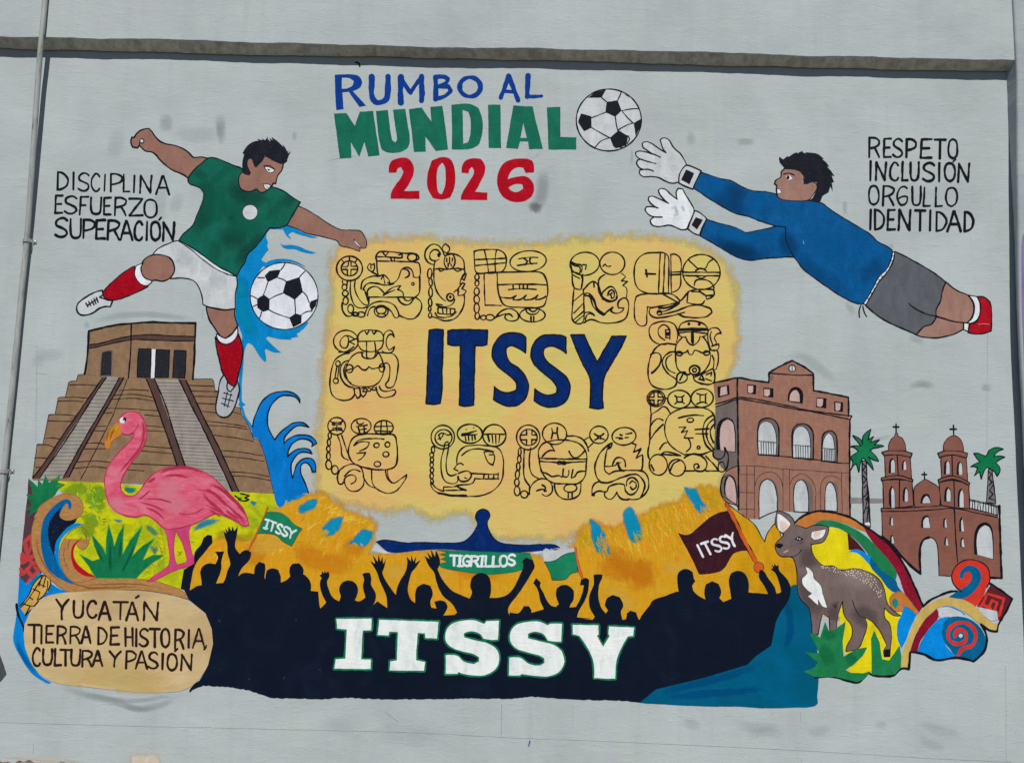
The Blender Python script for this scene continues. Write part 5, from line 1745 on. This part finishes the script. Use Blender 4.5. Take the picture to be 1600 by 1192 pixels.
for s, w, e in (('I 474,172,488,330; N 522,182,608,328; C 642,182,710,332; L 742,178,788,332; U 814,182,878,332; S 915,188,1008,336; I 1044,188,1058,338; O 1097,188,1180,338; N 1208,192,1298,342', 3.3, '1166,175 1188,156'),
                ('O 467,375,548,532; R 584,378,675,538; G 702,382,785,535; U 826,382,895,538; L 922,388,975,545; L 1020,390,1075,546; O 1107,392,1198,546', 3.0, ''),
                ('I 474,576,486,736; D 515,574,592,738; E 620,576,680,740; N 714,578,812,742; T 850,580,935,746; I 968,580,984,746; D 1026,592,1110,750; A 1120,590,1228,752; D 1262,592,1335,752', 3.5, '')):
    sub('word')
    words(s, w, 'ink', e)
motif('slogan_lettering', 'slogan on the beige medallion about Yucatan, its history, culture and passion')
T('P3')
for s, w, e in (('Y 354,168,430,292; U 462,178,520,282; C 547,178,602,282; A 618,184,690,295; T 710,184,800,292; A 790,188,865,298; N 899,186,988,297', 3.6, '850,158 868,146'),
                ('T 180,326,250,438; I 254,332,266,442; E 290,332,334,438; R 360,337,414,442; R 440,338,502,442; A 510,338,568,440; D 616,342,668,448; E 692,342,745,448; H 786,348,830,458; I 848,352,858,458; S 872,352,925,460; T 937,352,1000,464; O 1010,352,1060,466; R 1096,357,1150,476; I 1176,358,1186,468; A 1206,352,1280,470', 3.3, '1290,455 1286,470 1278,480'),
                ('C 207,472,252,583; U 272,480,326,576; L 342,478,382,580; T 380,482,442,580; U 447,482,502,580; R 516,488,576,586; A 580,490,640,583; Y 687,492,755,586; P 790,492,850,598; A 848,492,920,600; S 930,500,985,598; I 1012,508,1022,603; O 1047,508,1106,610; N 1132,512,1200,610', 3.4, '1095,490 1110,476')):
    sub('word')
    words(s, w, 'inkbrown', e)
motif('initials_lettering', 'dark blue ITSSY in the middle of the ochre panel')
T('IT')
for s in ('135,70 180,66 233,68 232,200 226,340 225,480 213,580 165,584 115,580 122,430 128,250', '265,75 310,68 400,68 540,72 538,172 500,180 455,178 450,350 445,590 400,598 346,592 350,420 352,178 310,178 265,168',
          '805,230 740,190 700,178 670,195 668,225 690,285 750,330 800,385 825,450 805,540 750,590 690,600 620,575 583,550 590,463 640,500 700,502 740,485 740,435 700,390 620,330 580,270 575,210 600,145 650,100 720,90 775,98 808,120',
          '1088,232 1030,195 980,180 935,200 928,240 960,295 1030,345 1090,400 1115,460 1095,545 1050,590 980,605 910,590 865,560 870,480 920,512 975,522 1020,505 1022,465 980,410 900,345 855,290 843,230 860,165 910,115 970,102 1040,105 1085,120',
          '1118,105 1212,102 1255,200 1303,292 1350,210 1405,115 1505,112 1440,240 1350,405 1345,610 1300,616 1250,608 1252,410 1190,280'):
    sub('capital')
    fill('navyletter', s, out='ink', w=2.2, sharp=48)
motif('initials_lettering', 'large white ITSSY edged in green across the crowd')
T('BT')
for s in ('80,82 248,80 246,135 206,137 202,200 198,275 245,278 243,322 70,320 75,275 122,272 126,200 130,132 82,128', '285,85 420,90 570,95 562,175 508,172 505,150 470,148 465,210 462,280 505,288 500,330 335,328 338,285 370,280 372,210 375,145 335,142 330,160 278,158',
          '860,90 855,180 825,182 785,175 765,150 720,140 690,152 695,170 750,185 810,200 850,230 862,275 845,320 795,350 740,352 690,345 665,335 660,345 605,345 605,255 660,258 690,285 740,298 765,285 765,265 740,250 680,235 630,215 605,185 605,145 630,108 680,90 740,88 790,105 800,92',
          '1163,105 1158,190 1128,190 1095,185 1075,155 1035,142 1000,152 1000,175 1060,190 1120,205 1160,235 1175,285 1155,330 1105,355 1050,355 1000,350 970,345 960,352 908,352 910,268 965,268 1000,295 1050,305 1080,292 1078,270 1050,255 990,240 940,220 915,185 918,140 945,110 1000,95 1050,95 1095,112 1105,105',
          '1215,110 1338,112 1338,155 1330,162 1362,215 1393,162 1388,155 1390,118 1510,122 1505,162 1480,165 1428,270 1420,368 1318,365 1310,270 1248,162 1215,155'):
    sub('capital')
    pts = smooth(P(s), True, sharp=40)
    put(ribbon(pts, 5.6, True, .12), 'edgegreen')
    area(pts, 'cream')

# ---------------------------------------------------------------- Maya glyphs
W = 2.4


def glyph(label, lines, ovals=(), dots=(), tl=None, w=W, bold=(), boldw=3.2):
    motif('maya_glyph', label)
    sub('brush_lines')
    T(tl)
    polys = []
    for t in fixtile(lines):
        t = t.strip()
        cl = t[0] == '*'
        polys += ribbon(smooth(P(t.lstrip('*')), cl, sharp=84), w * random.uniform(.85, 1.15), cl, .22)
    for t in bold:
        polys += ribbon(smooth(P(t), False, sharp=84), boldw, False)
    for o in ovals:
        polys += ribbon(ellipse(*o[:4], random.uniform(-.1, .1)), o[4] if len(o) > 4 else w, True)
    for o in dots:
        polys.append(ellipse(*o, n=10))
    put(polys, 'ink')


glyph('glyph with a crossed ring, bead chain and curled animal body, topmost at the left edge of the ochre panel',
      '195,215 192,250 160,252|215,215 215,250 250,250|160,272 190,272 190,312|250,272 215,272 213,312|205,182 205,205|150,205 165,222|255,205 245,222|155,350 160,375|190,350 188,378|155,505 158,560 190,595 235,582|245,350 240,400 260,460 300,510 335,520|213,352 213,440 240,520 280,540 330,530'
      '|395,215 390,180 410,152 460,148 540,155 600,162 640,160 675,170 686,195 660,215|395,215 520,215 660,222|400,186 470,186 560,192|435,152 455,178 475,153|490,190 500,215|520,190 515,215|540,192 572,190 570,165 545,172|395,215 398,290 410,320|660,222 690,235 690,320 650,325 640,280 610,258 570,270 540,340 500,370 470,362|690,320 690,430 660,465|580,270 612,280 620,312 592,330'
      '|370,290 330,262 345,230 360,240 376,232 376,270 360,290 412,320|352,240 355,265|285,405 300,350 360,320 410,320 440,310 470,332 485,365|300,412 330,370 400,370 450,382 510,370|330,450 335,410 380,390 420,410 450,440|440,452 500,400 560,385 540,412 575,430 580,458|440,450 480,430 520,415|310,412 325,460 340,505|425,340 440,312 450,370|335,463 500,465 660,465|340,470 338,512'
      '|540,470 570,510 620,515 652,470|580,470 600,490 630,485 642,470|660,465 702,500 702,550 660,610 610,615 550,590|310,590 330,540 370,505 450,495 510,515 540,560 548,600 520,606 500,570 470,540|330,592 350,540 380,530',
      [(205, 265, 90, 85, 2.8), (205, 265, 57, 52, 2.6), (170, 395, 17, 20), (176, 438, 20, 20), (178, 490, 18, 26), (213, 545, 20, 30), (245, 582, 22, 12, 3.2), (285, 585, 28, 18), (640, 188, 32, 26, 2.8), (645, 372, 9, 9), (425, 562, 48, 40), (425, 555, 34, 24), (428, 590, 28, 12)], [], 'M1')
glyph('glyph of a face in profile with a bead chain and a leaf on its brow, second in the top row',
      '790,240 750,222 728,180 740,130 780,98 820,104 850,140 862,172|802,215 766,200 764,160 790,135 820,140 838,168|*870,92 850,130 880,160 902,130|880,195 880,218|900,188 900,230|920,195 918,218|890,232 890,252|910,235 912,250|790,270 800,220 828,203|866,178 930,165 990,200 1002,270|795,270 835,266 880,272 940,265 1000,272|825,270 836,285 862,272|930,268 955,285 990,270'
      '|790,270 795,370 820,440 872,492|1000,270 1006,300 980,340 972,370|1006,295 985,330 1002,348 1018,298|930,430 960,402 990,365 1006,372 985,405 1016,420 1000,446 958,452 960,402|940,415 965,425|1000,445 1002,500 982,560 940,610 870,628 800,606 775,600|810,520 870,532 920,512 936,480|808,512 850,518|*820,535 935,545 928,580 818,575|850,540 855,578|880,545 880,580|905,545 905,580|800,575 822,602 900,600 945,568',
      [(900, 215, 38, 55), (762, 300, 15, 35), (768, 360, 12, 28), (768, 430, 13, 34), (765, 500, 12, 28), (762, 545, 9, 18), (765, 590, 11, 18), (905, 465, 25, 26, 2.8)], [(825, 172, 12, 17), (905, 463, 10, 12)], 'M1')
glyph('glyph with a gridded block, an oval and a wavy barrel body, third in the top row',
      '*1070,145 1150,135 1240,138 1285,170 1292,240 1265,285 1200,290 1090,295 1075,240|1140,138 1160,220 1172,290|1225,138 1215,200 1220,290|1075,205 1180,200 1290,195|1080,245 1180,236 1292,226|1380,200 1440,190 1512,190|1370,245 1430,235 1506,230|1418,198 1440,215 1422,240|1462,192 1455,215 1472,235'
      '|1140,300 1142,420 1147,520 1262,522|1085,300 1150,300 1232,294|1230,295 1235,400 1250,470 1290,525 1390,535 1540,530 1575,470 1580,380 1555,310 1520,290 1400,290 1230,292|1235,378 1400,374 1578,378|1308,412 1400,405 1502,410|1340,380 1342,410|1385,378 1386,408|1412,376 1412,408|1440,376 1440,408'
      '|1250,462 1290,470 1330,470 1362,452 1340,482 1390,480 1432,452 1416,482 1470,480 1512,450 1496,482 1530,478 1568,460|1430,545 1440,572 1475,585 1510,572 1526,545|1450,545 1476,566 1508,548|1465,600 1465,632|1484,600 1484,632|1215,612 1260,560 1320,545 1370,570 1378,610 1340,630 1295,622 1284,595 1310,580 1338,600|1222,602 1290,578',
      [(1445, 215, 126, 72), (1090, 325, 15, 20), (1090, 368, 14, 20), (1088, 425, 18, 26), (1088, 480, 19, 28), (1088, 540, 18, 34), (1092, 595, 16, 24), (1135, 606, 20, 16), (1180, 605, 30, 20), (1475, 588, 88, 48)], [], 'M1')
glyph('glyph of a squat figure with a T on its brow and a C in a circle, left of the initials',
      '240,755 205,735 170,735 140,775 152,812 185,815 200,760 190,735|200,770 240,792|210,770 262,748|130,845 190,838 235,808|*265,730 290,700 350,692 420,705 440,740 430,810 390,835 340,842 290,830 265,790|312,700 326,722 338,700|362,700 376,720 392,700|270,770 350,770 440,765|325,770 324,885 376,880 378,770|290,845 300,880 340,892 380,880 402,842'
      '|300,848 250,855 205,900 180,960 185,1020 220,1070 300,1085 380,1075 430,1020 440,940 420,870 392,845|190,970 240,955 262,940 290,965 318,970 340,945 360,960 400,955 430,945|440,760 450,710 490,695 516,740 490,720 468,740 460,790 480,832 516,810 500,845 460,852 430,835|400,848 450,850 510,860 541,900 540,970 512,1080 470,1092 455,1070 476,1040 485,950 465,920 440,930'
      '|205,852 150,865 100,910 75,1000 70,1090 90,1150 160,1180 220,1165 242,1130 230,1100|230,1090 190,1080 150,1030 140,970 160,920 200,905|215,1060 172,1010 168,955 182,925|118,942 104,1025|133,942 122,1028|240,1095 275,1095 280,1150 260,1166 240,1125 240,1095|290,1098 320,1098 325,1120 300,1158 284,1140|310,1100 296,1118 320,1122|390,1085 400,1130 430,1160 500,1150 526,1122 520,1106 470,1116 430,1112 410,1080',
      [(180, 770, 86, 76), (205, 960, 25, 28), (430, 955, 20, 28), (125, 925, 16, 19), (110, 1045, 18, 18), (340, 1106, 14, 11), (375, 1100, 14, 10)], [], 'M1')
glyph('glyph with two circles over a striped column and a scowling mask, fourth in the top row',
      '410,218 440,235 482,245 480,292|490,240 515,240 510,272|410,232 440,248 470,255 468,300|415,290 440,292 475,305 486,330|418,308 470,335|412,250 416,300 430,395 480,410 492,330 490,305|430,405 418,560 420,620 450,646 490,640 500,560 495,410|425,495 490,440|430,575 497,505|430,620 500,560|438,640 497,590|645,308 600,350 620,440 650,490 712,490 727,460|*650,478 625,445 650,410 690,390 722,425 730,470 700,490'
      '|665,450 675,420 692,412 710,430 706,470 690,472 690,455 680,445 695,435|760,300 790,322 760,352 802,355 768,382 796,402 795,465|500,410 560,355 590,370 600,420 632,480|568,365 570,395|500,440 540,440 570,480 590,540 642,582|500,452 540,462 565,530 632,590 650,575|508,622 530,580 572,592 540,570 508,572|640,582 700,532 685,560 720,576 760,566 776,540 740,540 738,500 780,468 806,490 806,560 780,620 700,642 620,642 550,620 500,642',
      [(505, 233, 102, 80), (697, 230, 86, 78)], [], 'M2', bold=('540,445 568,490 588,545 635,588', '632,250 645,235 658,250 685,248'), boldw=2.6)
glyph('glyph with a large lobed oval and a banded wheel over a lizard, last in the top row',
      '1000,440 920,432 865,390 848,310 860,220 920,165 1020,155 1065,160 1086,190 1088,300 1085,440 1000,442|1030,160 1022,300 1018,440|1062,165 1056,300 1050,440|*1102,168 1140,168 1170,200 1172,300 1162,400 1105,432|1100,292 1175,288|1100,310 1172,306|1185,292 1320,292 1445,292|1185,314 1320,316 1445,316|1225,205 1262,240 1290,265 1340,265 1365,220 1392,202|1275,280 1310,265 1348,280|1280,320 1312,332 1342,320|1265,385 1276,350 1300,340 1342,342 1380,362 1402,400'
      '|862,460 900,445 1000,442 1100,440 1165,485|1050,445 1150,500|862,460 850,520 855,620 890,662 930,655 935,600 940,530 962,538|960,538 1010,530 1150,500 1182,478 1230,425 1300,410 1400,412 1402,450 1352,480 1330,440 1250,425|960,538 955,580 1000,606 1100,595 1200,570|1010,570 1100,545 1162,505|1020,588 1140,560 1260,520 1370,540 1388,570 1340,602 1200,602 1150,580|1222,430 1215,500 1312,515 1336,488',
      [(1315, 290, 130, 122), (1022, 572, 16, 16)], [], 'M2', bold=('930,275 938,322', '928,302 996,304', '1020,540 1100,530 1160,500', '1300,420 1340,450 1390,450'), boldw=3.0)
glyph('glyph of a squatting figure in a banded cap with a ring on its belly, right of the initials',
      '1070,790 1000,782 958,735 958,670 1000,640 1070,632 1130,658 1152,720 1140,778|1060,762 1020,730 1018,680 1060,655 1092,690 1096,755|1070,690 1096,690|1070,712 1096,712|1065,690 1068,745 1096,745|1160,680 1180,645 1250,628 1330,648 1358,680|1158,684 1250,680 1356,684|1160,712 1250,705 1356,716|1158,684 1164,730 1200,742|1320,738 1356,720 1358,684|1205,735 1225,782 1260,797 1292,772 1306,735'
      '|1360,700 1390,678 1430,682 1452,715 1422,722 1405,750 1420,782 1388,802 1436,790 1432,822 1390,832 1362,780 1360,710|1385,700 1375,740 1392,790|1180,745 1140,800 1135,880 1150,960 1200,1000 1232,1000|1300,1000 1350,960 1376,900 1370,820 1330,742|1145,850 1200,850 1220,832 1232,862 1252,862 1270,832 1302,842 1320,850 1370,840'
      '|1380,830 1428,842 1420,960 1395,966 1402,900 1390,868|1260,1020 1330,990 1392,960 1408,1000 1396,1060 1330,1068 1270,1042 1258,1010|1300,1032 1318,1000 1332,1042 1300,1032|1350,1000 1386,985 1380,1012|1345,1030 1385,1045|1140,795 1040,788 980,840 950,920 948,1020 980,1082 1060,1102 1130,1082 1142,1040 1090,1000 1048,940 1050,890 1090,850 1138,842|1110,860 1070,900 1080,960 1132,992|962,862 1010,850 1036,880 1020,940 970,992|970,985 1010,955 1022,942|*1150,1052 1150,1000 1200,985 1216,1030 1180,1058|1165,1040 1190,990',
      [(1162, 855, 20, 15), (1350, 852, 20, 15), (1267, 970, 36, 32, 3.2), (1267, 970, 14, 13)], [(1228, 650, 11, 11), (1300, 652, 11, 11), (1082, 725, 12, 9)], 'M2', bold=('1255,690 1255,780', '1250,712 1252,770', '1165,690 1210,690 1350,690'), boldw=4.4)
glyph('glyph with three small discs over a big-eyed mask and a curled foot, below the capped figure',
      '1030,52 1030,90 988,92|1058,50 1058,90 1102,90|988,112 1030,112 1030,152|1102,112 1058,112 1058,152|*1187,90 1225,90 1227,125 1190,125|1175,80 1187,90|1238,80 1225,90|1175,138 1190,125|1240,135 1227,125|1328,65 1370,75 1398,65|1328,138 1370,125 1402,138|1350,74 1350,130|1388,74 1388,130|1105,100 1128,98|1005,150 1010,212 1060,180 1100,155 1142,202|1010,215 1002,330 1000,400 988,480 998,520|1005,292 1050,242 1092,250|1005,382 1050,322 1092,280|1070,452 1098,412 1122,405'
      '|1190,180 1130,222 1105,290 1115,370 1150,430 1242,490|1190,180 1260,165 1390,170 1442,210 1450,310|1200,235 1300,215 1375,220|1205,300 1250,298 1222,335 1265,322 1240,372 1302,375|1270,378 1285,430 1255,468|1315,315 1410,310|1320,345 1402,345|1440,215 1385,260 1370,330 1390,420 1442,470|1448,240 1402,290 1396,370 1442,450|1448,280 1420,330 1442,405|1242,490 1300,485 1360,488 1402,475 1450,452'
      '|1242,510 1290,490 1360,500 1396,540 1386,590 1352,606 1312,592 1310,560 1336,552 1342,575 1330,580|1240,602 1312,602|1390,500 1430,540 1480,602 1390,602|1480,602 1480,550 1512,540 1530,600|1440,470 1450,510 1490,520 1520,490 1520,440 1546,500 1536,580 1512,606 1480,602|1140,620 1160,560 1205,528|1010,560 1030,600|1142,600 1160,560',
      [(1045, 100, 63, 56), (1045, 100, 50, 44), (1205, 105, 80, 62), (1365, 97, 77, 64), (1282, 250, 23, 15), (1340, 440, 10, 10), (1060, 560, 63, 72), (1190, 580, 58, 58)], [], 'M4', bold=('1082,485 1112,470 1215,496 1120,490 1090,486',), boldw=2.6)
glyph('glyph with a dotted block, three discs, a shell and a curved horn, first in the bottom row',
      '118,258 138,272|200,258 185,270|120,325 138,315|202,325 188,312|*132,268 150,268 150,285 134,284|*174,264 192,264 192,280 174,280|*134,304 154,304 152,320 136,320|*174,304 194,304 192,322 174,320|162,262 162,325|165,355 190,430 200,500 240,528|195,355 220,430 242,492|300,260 316,280 348,270|295,295 372,285|310,300 322,342|350,290 352,338|315,318 366,310|470,260 466,345|505,260 516,348|430,295 546,292|438,325 545,330|430,345 545,350'
      '|*245,500 245,440 270,380 320,350 450,345 555,352 575,390 580,520 560,575 480,595 380,585 280,550|280,425 320,388 400,378 488,382|280,428 330,400 386,405 370,440 320,465|298,480 360,475 340,510 312,528|165,640 190,590 260,555 320,570 345,620 346,700 310,737 260,742 225,710 215,660 250,632 290,640 292,672 262,692|165,640 175,690 200,690 222,650|215,640 270,593 322,605|345,640 380,700 430,722|405,595 405,660 420,710 470,745 520,757 580,737 640,655 647,628 600,660 560,686 530,670 515,630 515,595|500,600 510,650 540,685',
      [(160, 292, 61, 60), (330, 292, 69, 53), (487, 303, 66, 50), (112, 358, 11, 22), (107, 405, 11, 24), (103, 450, 13, 20), (103, 500, 13, 26), (105, 560, 20, 32), (148, 595, 23, 30), (437, 425, 19, 16), (513, 420, 17, 18), (502, 487, 21, 18), (443, 555, 23, 18)], [], 'M3')
glyph('glyph of a round face smoking a pipe below two ribbed discs, second in the bottom row',
      '870,352 900,338 930,355 948,350|868,352 880,385|862,382 885,375 902,345|932,400 915,405 903,450 885,540 890,620 920,680 990,686 1002,640|942,410 930,480 920,580 940,632 992,625|1030,350 1075,340 1132,325|1030,358 1080,352 1135,350|1052,360 1058,392|1075,357 1078,392|1100,355 1102,390|1118,355 1122,384|1185,350 1250,346 1322,350|1210,355 1220,398|1240,355 1245,412|1264,355 1266,412|1292,355 1286,408'
      '|812,690 830,730 870,757 960,776 1150,776 1240,742 1300,680 1318,590 1310,490 1280,445 1230,430 1120,425 1040,440 1000,490 995,560|820,680 850,720 902,746|1030,495 1080,460 1150,450 1250,470|*1185,470 1250,482 1245,562 1215,546 1192,500|1220,490 1252,490|1040,560 1010,550 975,590 1002,602|1005,620 1070,602 1096,632 1070,670 1020,672 1005,640|1090,620 1180,624 1280,625|1120,656 1200,658 1286,655|1185,625 1180,655|1215,626 1214,656|1252,626 1250,656|1282,618 1280,662|1120,656 1100,690 1020,700 980,712|905,715 975,712 1002,700|905,715 900,740 980,737 1062,735|1050,650 1065,655',
      [(897, 368, 81, 82), (902, 372, 59, 56), (1085, 345, 87, 66, 2.8), (1255, 357, 80, 76, 2.8), (830, 455, 12, 22), (820, 492, 14, 16), (822, 525, 12, 16), (820, 560, 12, 17), (822, 597, 12, 17), (820, 637, 12, 20), (822, 675, 10, 18)], [(1060, 315, 5, 5), (1112, 305, 5, 5)], 'M3', bold=('990,705 1020,722 1055,735', '870,757 960,772 1060,772'), boldw=3.4)
glyph('glyph with a crossed ring, an H disc and a barred round head, third in the bottom row',
      '145,315 145,352 108,354|185,318 182,352 216,354|108,386 145,386 145,427|216,386 182,386 180,422|130,450 125,560 130,650 165,702|175,440 165,540 180,620 232,657|320,305 326,340 318,377|360,300 358,340 366,377|326,340 358,340|*235,540 230,460 265,410 350,390 440,390 520,420 560,480 560,560 550,640 500,690 420,692 330,685 270,640 240,570|235,515 400,520 556,520|235,535 400,545 556,536|255,505 300,462 342,465 305,408|440,465 482,512 548,465|245,605 290,622 320,640 370,635 392,650'
      '|400,590 395,640 430,642 440,600|468,595 455,652 482,640 500,612 556,605|430,360 500,365 550,400 576,465|615,345 650,362 682,345|620,387 650,375 686,387|640,362 640,380|660,362 660,380|540,390 586,365|575,440 606,410|165,740 190,690 250,655 310,680 326,740 290,776 255,765|215,742 260,730 282,742|255,700 276,715 270,742|165,700 165,765|340,700 355,760 400,796 460,796 512,765 522,690|435,750 435,788|462,750 462,788',
      [(157, 370, 81, 86), (160, 370, 59, 56), (98, 470, 10, 28), (95, 520, 12, 26), (88, 572, 12, 28), (82, 627, 14, 30), (78, 682, 16, 26), (80, 742, 20, 32), (130, 765, 25, 25), (340, 345, 84, 74), (375, 547, 15, 11), (405, 547, 15, 11), (648, 352, 64, 60), (450, 722, 45, 28)], [], 'M4')
glyph('glyph with a smiling disc, a zigzag and a long coiled tail, last in the bottom row',
      '765,372 805,372|795,350 808,356|788,382 812,378|830,372 852,370|835,347 875,340|880,410 906,420 888,472 938,448 905,512 950,490 952,560 940,602|740,410 700,432 650,490 620,570 630,640 662,682|705,450 690,530 690,600 722,627|740,410 730,440 705,452|742,562 770,512 820,520 832,570|690,570 760,565 780,545 800,592 822,602|720,627 760,605 940,602 985,640 992,720 950,780 900,800 850,797|662,682 720,682 800,650 900,625 950,660 966,710 940,782'
      '|600,772 610,700 655,675|600,772 640,742 700,747 720,710 820,695 832,740 870,767 910,742 922,690 890,650 850,660 840,702|690,745 690,782 730,797 772,750|770,750 800,792 850,802|862,690 880,672 900,680 906,715 880,732 866,712|770,545 800,545|780,565 790,590',
      [(822, 362, 83, 61)], [(715, 430, 13, 17), (612, 770, 10, 10)], 'M4')
flush()
